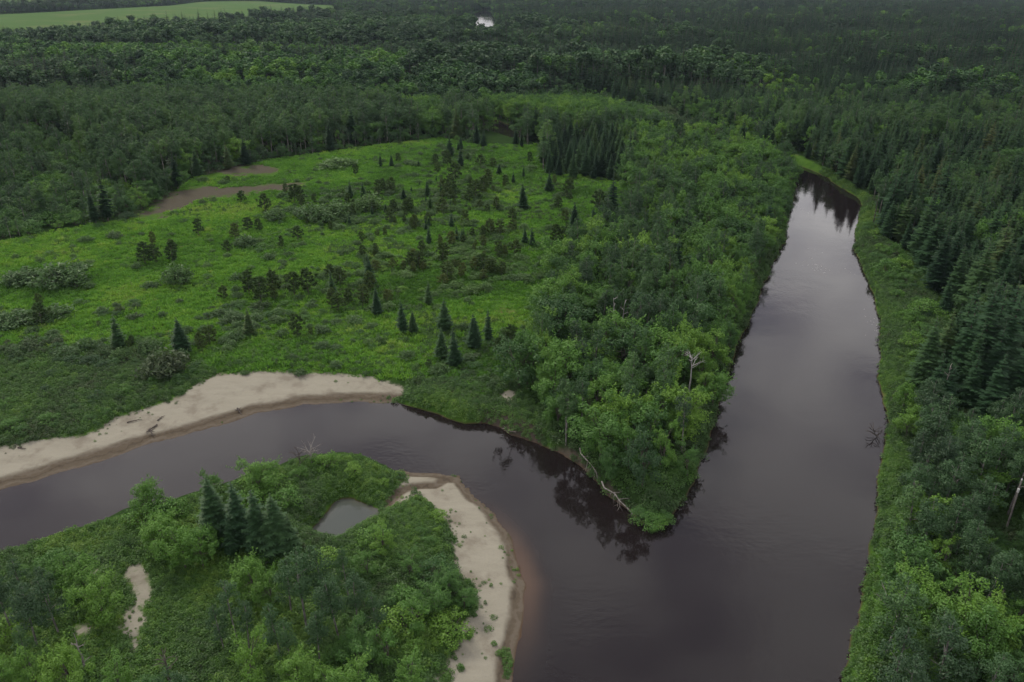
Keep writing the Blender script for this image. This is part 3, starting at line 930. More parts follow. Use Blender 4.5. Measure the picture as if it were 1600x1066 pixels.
# single trees standing in the meadow
for a, b, h, t in [(187, 545, 56, .35), (285, 551, 56, .30), (390, 524, 44, .6), (520, 465, 46, .35), (578, 447, 44, .3), (590, 492, 46, .25), (630, 522, 56, .25), (646, 520, 36, .5), (695, 518, 52, .35),
                   (690, 560, 50, .3), (712, 572, 62, .35), (741, 545, 56, .4), (763, 536, 54, .35), (668, 308, 27, .25), (818, 328, 40, .2), (802, 287, 20, .3), (818, 278, 20, .4), (858, 300, 32, .25),
                   (897, 360, 42, .25), (925, 378, 52, .25), (595, 262, 24, .2), (612, 261, 20, .25), (548, 312, 30, .35), (568, 312, 28, .4), (669, 478, 40, .5), (820, 382, 28, .3), (831, 386, 32, .3),
                   (745, 226, 34, .15), (756, 230, 26, .2), (720, 236, 22, .25), (703, 246, 30, .25), (720, 262, 30, .3), (806, 226, 28, .2), (815, 230, 26, .3), (780, 272, 16, .3)]:
    p = at(a, b); put('spruce', *p, hpx(a, b, h), rng.uniform(1.0, 1.65), t + rng.uniform(-0.1, 0.3), True)
for a, b, h, t in [(378, 320, 18, .3), (415, 332, 25, .5), (460, 318, 26, .3), (471, 320, 26, .35), (310, 368, 24, .3), (388, 360, 20, .3), (405, 362, 20, .4), (466, 376, 20, .3), (355, 396, 18, .35),
                   (228, 416, 34, .25), (245, 414, 30, .35), (270, 414, 34, .25), (390, 462, 36, .4), (408, 474, 40, .35), (428, 462, 38, .45), (460, 462, 36, .45), (482, 458, 36, .4), (350, 470, 22, .6),
                   (556, 276, 18, .3), (612, 300, 22, .5), (700, 262, 24, .3), (712, 282, 26, .4), (690, 336, 24, .6), (762, 292, 26, .6), (742, 312, 28, .5), (702, 300, 24, .5), (828, 255, 16, .3), (790, 290, 16, .4),
                   (886, 302, 20, .4), (892, 300, 20, .5), (936, 332, 30, .3), (870, 388, 34, .4), (884, 388, 32, .35), (780, 405, 24, .5), (756, 425, 28, .4), (764, 428, 24, .6), (692, 412, 32, .5), (700, 440, 30, .6),
                   (656, 420, 26, .5), (640, 332, 22, .4), (530, 486, 28, .5), (545, 474, 24, .5), (430, 470, 26, .6), (776, 330, 20, .6), (728, 352, 22, .6), (756, 300, 24, .5), (640, 420, 24, .5), (660, 400, 22, .5),
                   (735, 300, 22, .45), (680, 260, 18, .4), (588, 402, 20, .5), (668, 352, 18, .5), (800, 345, 18, .5)]:
    p = at(a, b); put('pine', *p, hpx(a, b, h), rng.uniform(1.0, 1.3), t, True)
for a, b, h, wf, t in [(100, 444, 34, 1.3, .45), (118, 448, 26, 1.4, .6), (90, 440, 22, 1.3, .5), (40, 440, 20, 1.6, .4), (25, 443, 16, 1.3, .5), (280, 446, 30, 1.1, .6), (20, 507, 18, 2.0, .45), (50, 503, 18, 1.8, .5), (84, 498, 20, 1.6, .5),
                       (160, 490, 10, 1.6, .5), (578, 328, 24, 1.5, .75), (565, 330, 16, 1.4, .7), (520, 262, 12, 2.4, .8), (545, 260, 10, 2.2, .8), (490, 345, 24, 1.3, .5), (505, 350, 26, 1.3, .5), (525, 340, 24, 1.2, .6), (180, 375, 10, 1.6, .3),
                       (260, 585, 34, 1.2, .05), (245, 590, 24, 1.2, .1), (430, 345, 16, 1.5, .5), (385, 385, 16, 1.5, .4), (472, 340, 16, 1.6, .45)]:
    p = at(a, b); put('willow', *p, hpx(a, b, h), wf, t, True)
# trees of the small island, hand placed
for a, b, h, wf, t in [(344, 846, 112, 1.45, .55), (338, 852, 64, 1.4, .6), (378, 852, 112, 1.4, .4), (410, 864, 112, 1.4, .5), (437, 868, 108, 1.6, .6), (458, 862, 66, 1.4, .65), (365, 868, 60, 1.4, .45)]:
    p = at(a, b); put('spruce', *p, hpx(a, b, h), wf, t, True)
for a, b, h, wf, t in [(234, 806, 56, 1.1, .72), (328, 775, 36, .9, .6), (406, 772, 50, 1.3, .75), (262, 872, 70, 1.1, .8), (290, 890, 76, 1.0, .75), (318, 888, 70, 1.0, .7), (250, 845, 50, 1.0, .7), (330, 868, 50, 1., .65), (165, 975, 78, 1.0, .85),
                       (135, 935, 66, 1.0, .75), (110, 925, 60, 1.0, .7), (95, 905, 40, 1.1, .6), (60, 1075, 70, 1.0, .8), (120, 1085, 90, .9, .95), (190, 1090, 70, 1.0, .75), (390, 1080, 110, .8, .85), (405, 940, 74, 1.0, .8), (425, 945, 66, .95, .75),
                       (470, 1090, 76, 1.1, .85), (520, 1085, 60, 1.1, .8), (560, 1100, 70, 1.1, .8), (15, 1085, 60, 1.1, .8), (245, 1100, 56, 1.1, .4), (285, 1105, 70, 1.1, .15), (600, 870, 50, 1.1, .9), (575, 900, 50, 1.1, .6), (640, 905, 46, 1.2, .55),
                       (680, 960, 52, 1.2, .55), (650, 985, 60, 1.2, .65), (700, 930, 40, 1.2, .5), (725, 945, 40, 1.3, .5), (560, 1040, 66, 1.1, .5), (610, 1040, 66, 1.1, .6), (640, 1080, 66, 1.1, .75)]:
    p = at(a, b); put('broadleaf', *p, hpx(a, b, h), wf, t, True)
for a, b, h, wf, t in [(20, 990, 110, 1.2, .2), (58, 1010, 124, 1.2, .15), (92, 990, 110, 1.1, .25), (38, 940, 76, 1.3, .3), (80, 950, 80, 1.2, .2), (50, 1050, 90, 1.0, .6), (480, 985, 150, 1.1, .4), (455, 960, 110, 1.1, .45), (505, 965, 130, 1.1, .35), (372, 1010, 124, 1.1, .35),
                       (390, 1020, 100, 1.1, .3), (350, 1015, 90, 1.0, .3), (530, 1000, 130, 1.1, .3), (560, 985, 110, 1.1, .3), (440, 1030, 110, 1.1, .45), (500, 1040, 100, 1.1, .35), (590, 1000, 90, 1.1, .35), (545, 935, 90, 1.0, .5), (460, 1055, 100, 1., .55)]:
    p = at(a, b); put('aspen', *p, hpx(a, b, h), wf * 0.95, t, True)
# right bank, hand placed
for a, b, h, wf, t in [(1430, 845, 80, 1.35, .88), (1415, 838, 50, 1.2, .8), (1455, 838, 60, 1.2, .8), (1455, 905, 70, 1.1, .92), (1440, 915, 50, 1.0, .8), (1505, 800, 56, 1.1, .75), (1530, 790, 66, 1.2, .8), (1470, 780, 40, 1.3, .5), (1410, 640, 44, 1.1, .75), (1440, 655, 40, 1.3, .9),
                       (1415, 685, 44, 1.2, .85), (1450, 690, 40, 1.1, .8), (1480, 740, 66, 1.2, .8), (1500, 730, 66, 1.2, .75), (1530, 735, 80, 1.2, .7), (1560, 740, 84, 1.2, .75), (1590, 735, 84, 1.2, .7), (1575, 700, 60, 1.2, .65), (1500, 690, 40, 1.3, .35), (1530, 700, 50, 1.3, .4),
                       (1420, 1000, 84, 1.1, .8), (1390, 985, 60, 1.2, .78), (1440, 985, 60, 1.2, .7), (1420, 1050, 80, 1.1, .85), (1400, 1075, 80, 1.0, .75), (1440, 1075, 60, 1.1, .8), (1490, 930, 50, 1.0, .35), (1545, 1055, 50, 1.2, .55), (1580, 1065, 60, 1.2, .5), (1565, 1040, 40, 1.1, .6),
                       (1520, 880, 50, 1.1, .8)]:
    p = at(a, b); put('broadleaf', *p, hpx(a, b, h), wf, t, True)
for a, b, h, wf, t in [(1560, 960, 120, 1.3, .35), (1590, 980, 120, 1.3, .3), (1530, 965, 110, 1.2, .35), (1535, 925, 80, 1.2, .3), (1600, 930, 110, 1.3, .35), (1510, 935, 80, 1.1, .3), (1605, 870, 90, 1.2, .4), (1610, 1010, 110, 1.2, .35)]:
    p = at(a, b); put('aspen', *p, hpx(a, b, h), wf, t, True)
for a, b, h, wf, t in [(1522, 600, 150, 1.35, .4), (1490, 610, 140, 1.35, .45), (1555, 605, 150, 1.3, .35), (1575, 640, 130, 1.3, .3), (1500, 560, 120, 1.2, .4), (1540, 660, 110, 1.3, .3), (1600, 640, 130, 1.3, .35), (1560, 560, 120, 1.2, .3), (1470, 630, 70, 1.2, .3), (1598, 700, 90, 1.3, .35)]:
    p = at(a, b); put('spruce', *p, hpx(a, b, h), wf, t, True)
# birches with white trunks and the trees around them on the point
for a, b, h in [(958, 520, 70), (968, 515, 62), (880, 515, 56), (890, 510, 60), (876, 512, 40), (870, 480, 60), (860, 470, 50), (885, 470, 60), (875, 525, 50)]:
    p = at(a, b); put('aspen', *p, hpx(a, b, h), 1.0, .4, True)

for a, b, r_ in ((958, 534, 3.2), (962, 548, 2.5), (1078, 632, 2.2), (1572, 846, 3.2), (1576, 866, 3.0), (1580, 890, 2.6), (1570, 828, 2.0)):      # open ground in front of the pale trunks and the snag
    OCC.append((*at(a, b), r_))
for a, b, h, t in ((1014, 804, 20, .6), (1028, 806, 16, .75), (1042, 800, 20, .5), (1004, 796, 20, .45), (1020, 812, 12, .65), (1562, 856, 16, .4), (1584, 862, 18, .5), (1570, 870, 14, .6), (1590, 882, 18, .45), (1553, 876, 20, .5), (1573, 888, 16, .4), (1596, 850, 18, .3), (1552, 846, 16, .35)):
    p = at(a, b); put('bush', *p, hpx(a, b, h), 1.3, t, True)
occ = np.array(OCC)


def free(x, y, pad=0.6):
    ok = np.ones(len(x), bool)
    for (ox, oy, r) in occ:
        ok &= (x - ox) ** 2 + (y - oy) ** 2 > (r + pad) ** 2
    return ok


def grid(x0, x1, y0, y1, s, j=0.38):
    xs = np.arange(x0, x1, s); ys = np.arange(y0, y1, s * 0.87)
    X, Y = np.meshgrid(xs, ys)
    X = X + (np.arange(len(ys)) % 2)[:, None] * s * 0.5
    return (X + rng.uniform(-j, j, X.shape) * s).ravel(), (Y + rng.uniform(-j, j, Y.shape) * s).ravel()


def in_fan(x, y, slack=30.0, slope=0.80):
    return np.abs(x) < slack + slope * y


def region(x, y):
    """0 none, 1 point, 2 clump of spruce, 3 right forest, 4 hillside, 5 valley strip, 6 bright band, 7 wider forest, 8 strip, 9 island, 10 meadow, 11 scrub, 12 verge"""
    px, py, _ = pix(x, y)
    r = np.full(len(x), 7)
    jx = px + (fbm(x, y, 14, 51) - 0.5) * 22; jy = py + (fbm(x, y, 14, 52) - 0.5) * 10
    r[(px > 1180) & (py > 232)] = 3
    r[(px > 800) & (py > 700)] = 3
    r[(px < 1000) & (px > -200) & (py > 560)] = 12
    r[inside(BRIGHT_BAND, jx, jy)] = 6
    r[inside(VALLEY, jx, jy)] = 5
    r[inside(HILLSIDE, jx, jy)] = 4
    r[inside(POINT, px, py)] = 1
    r[inside(CLUMP, px, py)] = 2
    r[inside(STRIP, px, py)] = 8
    r[inside(ISLAND, px, py)] = 9
    r[inside(MEADOW, px, py) & ~inside(CLUMP, px, py)] = 10
    r[inside(SCRUB, px, py)] = 11
    r[inside(VERGE, px, py)] = 12
    r[(px < 640) & (py > 545) & (r == 7)] = 11
    r[inside(FIELD, px, py) | inside(FIELD_B, px, py)] = 0
    sd = water_sd(x, y)
    r[sd < 0.9] = 0
    s1 = np.full(len(x), -50.)
    for p in SANDS:
        s1 = np.maximum(s1, sdist(p, x, y))
    r[s1 > -0.3] = 0
    # sight line to the shining far pool and the dark bend behind the meadow
    r[(px > 745) & (px < 767) & (py < 50 + (px - 741) * 0.15) & (py > 19)] = 0
    r[(px > 752) & (px < 812) & (py > 206) & (py < 228)] = 0
    return r, px, py, sd


# --- forest trees within 480 m
x, y = grid(-330, 430, 40, 480, 3.5, 0.62)
k = in_fan(x, y, 25, 0.74); x, y = x[k], y[k]
r, px, py, sd = region(x, y)
k = (r > 0) & free(x, y); x, y, r, px, py, sd = x[k], y[k], r[k], px[k], py[k], sd[k]
u = rng.random(len(x)); u2 = rng.random(len(x)); na = fbm(x, y, 22, 61); nb = fbm(x, y, 55, 62); nc = fbm(x, y, 9, 63); md = sdist(W_MEADOW, x, y); pondd = -sdist(W_POND, x, y)
for i in range(len(x)):
    X_, Y_, R_, P_, Q_ = x[i], y[i], r[i], px[i], py[i]
    t0 = 0.5 + (nc[i] - 0.5) * 1.1 + rng.normal() * 0.17
    if R_ == 1:
        grey = math.exp(-((P_ - 985) / 75) ** 2 - ((Q_ - 440) / 170) ** 2)
        if u[i] < 0.30:
            continue
        if u2[i] < 0.55 * grey + 0.11:
            put('aspen', X_, Y_, rng.uniform(9, 14.5), 1.0, t0 - 0.12)
        elif u2[i] > 0.985 and Q_ < 500:
            put('spruce', X_, Y_, rng.uniform(8, 13), 1.1, 0.3)
        else:
            edge = math.exp(-max(0, sd[i]) / 5)
            put('broadleaf', X_, Y_, rng.triangular(5, 9, 13.5) * (1 - 0.42 * edge), rng.uniform(0.8, 1.3), t0 + rng.normal() * 0.12 + 0.14 - 0.2 * grey)
    elif R_ == 2:
        if u[i] < 0.9:
            u2[i] < 0.45 and put('spruce', X_, Y_, rng.uniform(8, 14.5), 1.2, t0 - 0.15)
    elif R_ == 3:
        low = sstep(640, 780, Q_ + (na[i] - 0.5) * 160)
        if u2[i] < low:
            if na[i] > 0.52:
                put('aspen', X_, Y_, rng.uniform(8, 13), 1.2, t0 - 0.15)
            elif u[i] < 0.85:
                put('broadleaf', X_, Y_, rng.uniform(5, 9.5), rng.uniform(0.95, 1.3), t0 + 0.14)
            else:
                put('bush', X_, Y_, rng.uniform(1.5, 3.5), 1.3, t0 + 0.05)
        else:
            dec = sstep(0.54, 0.68, na[i]) * (0.6 if Q_ < 330 else 0.35)
            if u[i] < max(dec, 0.07):
                put('aspen' if u2[i] < 0.7 else 'broadleaf', X_, Y_, rng.uniform(10, 14), 1.1, t0 - 0.1)
            else:
                if u2[i] < 0.40:
                    put('spruce', X_, Y_, rng.triangular(6, 14, 21) * (0.85 + 0.3 * nb[i]), rng.uniform(0.8, 1.4), t0 - 0.05 + rng.normal() * 0.12)
    elif R_ == 4:
        if u[i] < 0.85:
            put('bush', X_, Y_, rng.uniform(2, 4.6), 1.2, t0 - 0.12)
        if u2[i] < 0.20:
            put('aspen', X_, Y_, rng.uniform(6, 12), 1.2, t0 - 0.1)
    elif R_ == 5:
        put('willow', X_, Y_, rng.uniform(2, 3.6), 1.4, t0 - 0.35)
    elif R_ == 6:
        put('broadleaf', X_, Y_, rng.uniform(7, 11), 1.2, t0 + 0.10)
    elif R_ == 7:
        left = 1 - sstep(700, 900, P_)
        front = sstep(205, 300, Q_) * left
        if u2[i] < 0.12 + 0.5 * (1 - left) * sstep(0.42, 0.58, nb[i]):
            u[i] < 0.5 and put('spruce', X_, Y_, rng.uniform(10, 18), 1.15, t0 - 0.1)
        elif md[i] > -7 and left > 0.4:
            if u[i] < 0.55:
                put('broadleaf' if u2[i] < 0.5 else 'aspen', X_, Y_, rng.uniform(4, 8), 1.25, t0 - 0.2)
            elif u[i] < 0.95:
                put('bush', X_, Y_, rng.uniform(1.5, 3.2), 1.3, t0 - 0.25)
        elif u2[i] < 0.85 - 0.2 * (1 - left):
            if u[i] < 0.62:
                put('aspen', X_, Y_, rng.uniform(12, 18) * (1 - 0.15 * front), rng.uniform(1.1, 1.5), t0)
        elif u[i] < 0.8:
            put('broadleaf', X_, Y_, rng.uniform(7, 11), 1.2, t0)
    elif R_ == 8:
        if u[i] < 0.20 and sd[i] > 3:
            put('bush', X_, Y_, rng.uniform(1.2, 2.6), 1.2, t0)
        elif u[i] < 0.60 and sd[i] > 4.5 and Q_ > 340:
            put('bush', X_, Y_, rng.triangular(1.4, 2.2, 4.6), 1.1, t0 + 0.05)
        elif u[i] > 0.955 and sd[i] > 6 and Q_ > 560:
            put('broadleaf', X_, Y_, rng.uniform(3.5, 5.5), 1.2, t0 + 0.1)
    elif R_ == 9:
        if u[i] < 0.46 - 0.25 * (P_ < 200) and not (pondd[i] < (6.5 if Q_ > 800 else 2.5)) and not (230 < P_ < 360 and 890 < Q_ < 1066):
            put('bush', X_, Y_, rng.uniform(1.2, 3.6), rng.uniform(1.0, 1.3), t0 + 0.26)
    elif R_ == 11:
        if u[i] < 0.80 and Q_ < 565 + (nc[i] - 0.5) * 40:
            put('willow', X_, Y_, rng.uniform(1.4, 2.6), 1.2, t0)
        elif u[i] < 0.55:
            put('bush', X_, Y_, rng.uniform(1.0, 2.0), 1.3, t0 - 0.12)
    elif R_ == 12:
        if u[i] < 0.2:
            put('bush', X_, Y_, rng.uniform(0.9, 1.6), 1.3, t0)
# meadow willows and small bushes
x, y = grid(-260, 120, 120, 430, 2.6)
px, py, _ = pix(x, y)
k = inside(MEADOW, px, py) & free(x, y, 0.1); x, y, px, py = x[k], y[k], px[k], py[k]
dirtd = np.maximum(sdist(DIRTS[0], x, y), sdist(DIRTS[1], x, y))
dens = 0.02 + 0.42 * np.exp(-((px - 640) / 210) ** 2 - ((py - 400) / 95) ** 2) + 0.28 * np.exp(-((px - 720) / 90) ** 2 - ((py - 330) / 60) ** 2) + 0.6 * sstep(480, 540, py) * (1 - sstep(330, 420, px)) \
    + 0.45 * np.exp(-((px - 350) / 110) ** 2 - ((py - 505) / 35) ** 2) + 0.5 * np.exp(-((px - 830) / 50) ** 2 - ((py - 470) / 70) ** 2) + 0.35 * sstep(545, 590, py) * sstep(300, 420, px) + 0.3 * np.exp(-((px - 510) / 60) ** 2 - ((py - 340) / 30) ** 2)
pn = fbm(x, y, 11, 71); pn2 = fbm(x, y, 30, 72)
k = (rng.random(len(x)) < (0.03 + dens * sstep(0.34, 0.56, pn) * 2.2)) & (dirtd < -1)
for X_, Y_, P_, Q_, n_ in zip(x[k], y[k], px[k], py[k], pn2[k]):
    t0 = 0.5 + (n_ - 0.5) * 0.9 + rng.normal() * 0.12
    q = rng.random()
    mid = math.exp(-((P_ - 690) / 190) ** 2 - ((Q_ - 370) / 110) ** 2)
    if q < 0.58:
        put('willow', X_, Y_, rng.triangular(0.6, 1.0, 2.3), rng.uniform(1.1, 1.7), t0 + 0.05)
    elif q < 0.80:
        put('bush', X_, Y_, rng.uniform(0.6, 1.6), 1.5, t0 - 0.05)
    elif q < 0.80 + 0.05 * mid:
        put('spruce', X_, Y_, rng.triangular(1.5, 2.5, 7), rng.uniform(1.0, 1.5), t0 - 0.1)
    elif q > 1 - 0.03 - 0.09 * mid:
        put('pine', X_, Y_, rng.triangular(1.5, 2.5, 6), rng.uniform(1.0, 1.4), t0)
    elif q < 0.94 or Q_ < 280:
        put('bush', X_, Y_, rng.uniform(0.6, 1.5), 1.5, t0 - 0.1)
    else:
        put('pine', X_, Y_, rng.uniform(2.0, 4.5), 1.2, t0)

# --- forest beyond 480 m
far = {k_: [] for k_ in ('far_spruce', 'far_aspen', 'far_broadleaf')}
for y0, y1, s in ((480, 900, 5.8), (900, 1600, 7.8), (1600, 3200, 10.5)):
    x, y = grid(-0.80 * y1, 0.80 * y1, y0, y1, s)
    k = in_fan(x, y, 20, 0.76); x, y = x[k], y[k]
    r, px, py, sd = region(x, y)
    k = r > 0; x, y, r, px, py = x[k], y[k], r[k], px[k], py[k]
    n1, n2, n3 = fbm(x * 0.5, y, 90, 81), fbm(x * 0.6, y, 240, 82), fbm(x * 0.6, y, 55, 83)
    n4 = 0.55 + 0.85 * sstep(0.32, 0.68, fbm(x * 0.35, y, 62, 84))
    right = sstep(640, 1000, px + (n2 - 0.5) * 500)
    ps = 0.10 + 0.84 * right * sstep(0.26, 0.40, n1) + (1 - right) * 0.62 * sstep(0.48, 0.60, n1)
    ps = np.where(py < 40, np.maximum(ps, 0.80), ps)
    uu = rng.random(len(x)); u3 = rng.random(len(x))
    spc = (uu < ps) & (r != 6) & (r != 5)
    brd = ~spc & ((n2 > 0.55) | (r == 6) | (u3 < 0.2))
    asp = ~spc & ~brd
    big = 1.0 + 0.10 * (s > 6) + 0.25 * (s > 9)
    for nm, m, h0, h1, dt in (('far_spruce', spc, 10, 18, -0.30), ('far_aspen', asp, 11, 17, -0.28), ('far_broadleaf', brd, 9, 14, -0.10)):
        far[nm].append(np.column_stack([x[m], y[m], rng.uniform(h0, h1, m.sum()) / 14.0 * np.where(r[m] == 5, 0.35, 1.0) * n4[m] * rng.uniform(0.8, 1.2, m.sum()), np.full(m.sum(), big * (1.15 if nm == 'far_spruce' else 1.45)),
                                        np.clip(0.5 + dt + (n3[m] - 0.5) * 1.3 + rng.normal(size=m.sum()) * 0.20, 0.02, 0.98)]))

# ------------------------------------------------------------------ plants as things, the rest as masses
LAND = [  # where it stands, by the nearest of these places in the photograph
    (1015, 795, 'at the tip of the wooded point', 'wooded point'), (930, 715, 'above the cut bank near the fallen tree', 'wooded point'), (865, 660, 'above the two logs at the bend', 'wooded point'),
    (1085, 720, 'on the wide channel side of the point', 'wooded point'), (1010, 700, 'in the thicket near the point tip', 'wooded point'), (1080, 590, 'around the bare white snag', 'wooded point'),
    (1125, 620, 'on the wide channel bank beside the snag', 'wooded point'), (980, 620, 'in the middle of the wooded point', 'wooded point'), (890, 590, 'at the meadow corner of the wooded point', 'wooded point'),
    (960, 520, 'around the white birch trunks', 'wooded point'), (870, 500, 'at the meadow edge by pale trunks', 'wooded point'), (1060, 500, 'upstream of the snag inside the point', 'wooded point'),
    (1150, 520, 'on the wide channel bank above the snag', 'wooded point'), (920, 430, 'along the meadow edge of the point', 'wooded point'), (1010, 420, 'in the grey band of the point', 'wooded point'),
    (1110, 420, 'in the bright crowns of the point', 'wooded point'), (1190, 420, 'at the narrowing of the wide channel', 'wooded point'), (980, 340, 'at the far meadow edge', 'wooded point'),
    (1070, 330, 'in the far part of the point', 'wooded point'), (1170, 330, 'on the inside of the upstream bend', 'wooded point'), (1220, 290, 'where the channel bends out of sight', 'wooded point'),
    (1080, 260, 'behind the point near the hidden bend', 'wooded point'), (890, 255, 'in the dark clump behind the meadow', 'spruce clump'), (965, 265, 'beside the dark clump behind the meadow', 'spruce clump'),
    (760, 200, 'by the dark bend behind the meadow', 'far bank'), (600, 200, 'in the wood behind the meadow', 'wood behind the meadow'), (450, 220, 'at the far edge of the meadow', 'wood behind the meadow'),
    (350, 240, 'behind the upper bare patch', 'wood behind the meadow'), (270, 290, 'beside the long bare patch', 'wood behind the meadow'), (180, 310, 'in the corner wood beside the meadow', 'wood behind the meadow'),
    (60, 300, 'on the brushy hillside', 'brushy hillside'), (100, 360, 'at the foot of the brushy hillside', 'brushy hillside'), (30, 250, 'on top of the brushy hillside', 'brushy hillside'), (160, 210, 'above the brushy hillside', 'wood behind the meadow'),
    (1250, 255, 'on the outer bank of the upstream bend', 'right bank forest'), (1320, 270, 'above the grassy bend', 'right bank forest'), (1380, 330, 'beside the tall dead stem', 'right bank forest'), (1450, 300, 'deep in the forest behind the bend', 'right bank forest'),
    (1560, 260, 'high up the right edge of the forest', 'right bank forest'), (1420, 400, 'at the forest edge above the grassy bank', 'right bank forest'), (1500, 400, 'in the dense forest above the bank', 'right bank forest'), (1580, 400, 'at the right border of the dense forest', 'right bank forest'),
    (1470, 490, 'at the forest edge beside the bushy bank', 'right bank forest'), (1540, 530, 'behind the tallest trees of the bank', 'right bank forest'), (1525, 610, 'in the tall dark group on the bank', 'right bank forest'),
    (1590, 630, 'to the right of the tall dark group', 'right bank forest'), (1400, 540, 'on the bushy bank of the wide channel', 'right bank strip'), (1410, 640, 'on the bank opposite the snag', 'right bank strip'),
    (1360, 390, 'on the grassy bank by the narrowing', 'right bank strip'), (1400, 740, 'on the bank opposite the point tip', 'right bank strip'), (1480, 700, 'below the tall dark group', 'right bank wood'), (1560, 720, 'in the bright leafy wood above the pole', 'right bank wood'),
    (1540, 800, 'beside the utility pole', 'right bank wood'), (1430, 830, 'on the bank below the pole', 'right bank wood'), (1490, 880, 'in the leafy wood below the pole', 'right bank wood'), (1570, 930, 'in the dark grove above the bare clearing', 'right bank wood'),
    (1420, 990, 'on the near bank beside the bare clearing', 'right bank wood'), (1370, 900, 'on the steep near bank', 'right bank strip'), (1540, 1050, 'below the bare clearing', 'right bank wood'), (1340, 1030, 'at the water edge of the near bank', 'right bank strip'),
    (380, 840, 'in the dark group beside the pond', 'island'), (300, 870, 'in the pale green group beside the dark conifers', 'island'), (235, 800, 'standing at the water edge of the island', 'island'), (440, 745, 'on the island shore above the pond', 'island'),
    (560, 730, 'between the pond and the river', 'island'), (170, 830, 'on the low island shore', 'island'), (60, 870, 'on the far left shore of the island', 'island'), (130, 940, 'left of the sandy track', 'island'), (50, 990, 'in the dark corner grove', 'island'),
    (100, 1060, 'along the bottom left of the island', 'island'), (210, 940, 'beside the sandy track', 'island'), (290, 980, 'in the grassy hollow by the sandy track', 'island'), (370, 1000, 'at the edge of the grassy hollow', 'island'), (480, 960, 'in the tall dark grove', 'island'),
    (400, 930, 'between the grove and the conifers', 'island'), (560, 870, 'just below the pond', 'island'), (640, 830, 'between the pond and the sand bar', 'island'), (690, 920, 'at the vegetated edge of the sand bar', 'island'), (600, 980, 'between the grove and the sand bar', 'island'),
    (450, 1060, 'in front of the tall dark grove', 'island'), (600, 1070, 'at the near end of the sand bar', 'island'), (700, 1020, 'on the sand bar', 'island'),
    (100, 440, 'in the open left meadow', 'meadow'), (245, 410, 'in the small group of the left meadow', 'meadow'), (30, 505, 'at the left border of the meadow', 'meadow'), (187, 540, 'above the brushy slope of the meadow', 'meadow'), (290, 545, 'at the front of the left meadow', 'meadow'),
    (400, 520, 'in the willow patch of the meadow', 'meadow'), (410, 465, 'in the ragged group of the meadow', 'meadow'), (475, 460, 'beside the ragged group of the meadow', 'meadow'), (525, 465, 'left of the meadow middle', 'meadow'), (580, 460, 'in the meadow middle', 'meadow'),
    (635, 515, 'in the dark clump of the front meadow', 'meadow'), (700, 550, 'in the row nearest the beach end', 'meadow'), (755, 535, 'beside the pair above the bend', 'meadow'), (690, 440, 'in the brushy meadow middle', 'meadow'), (770, 440, 'in the brush towards the point', 'meadow'),
    (830, 400, 'by the meadow edge below the pair', 'meadow'), (640, 370, 'in the upper meadow brush', 'meadow'), (510, 340, 'around the rounded grey bushes', 'meadow'), (440, 320, 'below the long bare patch', 'meadow'), (340, 375, 'in the sparse upper left meadow', 'meadow'),
    (560, 280, 'in the upper meadow', 'meadow'), (605, 260, 'near the pair of the upper meadow', 'meadow'), (720, 250, 'in the dark cluster of the upper meadow', 'meadow'), (700, 310, 'below the dark cluster of the upper meadow', 'meadow'), (790, 290, 'in the upper right meadow', 'meadow'),
    (820, 330, 'beside the densest dark conifer', 'meadow'), (910, 365, 'near the pair at the right meadow edge', 'meadow'), (880, 300, 'in front of the dark clump', 'meadow'), (740, 380, 'in the right meadow brush', 'meadow'), (560, 400, 'in the central meadow', 'meadow'),
    (560, 560, 'on the meadow front above the beach', 'meadow'), (420, 570, 'along the top of the beach', 'meadow'),
    (100, 560, 'on the willow slope left of the beach', 'brushy slope'), (30, 580, 'at the left border of the willow slope', 'brushy slope'), (220, 580, 'on the willow slope by the grey bush', 'brushy slope'), (60, 640, 'on the low brush above the beach', 'brushy slope'), (180, 620, 'on the brush beside the beach', 'brushy slope'),
    (20, 680, 'on the brush at the beach corner', 'brushy slope'), (700, 630, 'on the green spit at the beach end', 'green spit'), (780, 640, 'on the eroding bank at the bend', 'green spit'),
]
LXY = np.array([(a, b) for a, b, _, _ in LAND])
KINDW = {'spruce': ('spruce_tree', 'spruce', 'tree', 'trunk', 'crown', 'spruces'), 'pine': ('pine_tree', 'pine', 'tree', 'trunk', 'crown', 'pines'), 'broadleaf': ('broadleaf_tree', 'leafy tree', 'tree', 'trunk', 'crown', 'leafy trees'),
         'aspen': ('aspen_tree', 'aspen', 'tree', 'trunk', 'crown', 'aspens'), 'willow': ('willow_shrub', 'willow shrub', 'shrub', 'stems', 'crown', 'willow shrubs'), 'bush': ('leafy_bush', 'leafy bush', 'bush', 'stems', 'crown', 'leafy bushes')}
HUES = {'spruce': ('blackish-green', 'dark-green', 'mid-green'), 'pine': ('dark-olive', 'olive-green', 'light-olive'), 'broadleaf': ('deep-green', 'fresh-green', 'yellow-green'), 'aspen': ('grey-green', 'dull-green', 'soft-green'),
        'willow': ('brownish-green', 'sage-green', 'light-green'), 'bush': ('deep-green', 'fresh-green', 'yellow-green')}
SIZE = {'spruce': (9, 14), 'pine': (3.5, 5.5), 'broadleaf': (6.5, 8.8), 'aspen': (10, 13.5), 'willow': (1.5, 2.6), 'bush': (1.5, 2.6)}
SIZEW = {'spruce': ('short', 'mid-height', 'tall'), 'pine': ('short', 'mid-height', 'tall'), 'broadleaf': ('small', 'middling', 'large'), 'aspen': ('short', 'mid-height', 'tall'), 'willow': ('low', 'mid-sized', 'big'), 'bush': ('low', 'mid-sized', 'big')}
ORD = ['leftmost', 'second from left', 'third from left', 'fourth from left', 'fifth from left', 'sixth from left', 'seventh from left', 'eighth from left', 'ninth from left', 'tenth from left', 'eleventh from left', 'twelfth from left']


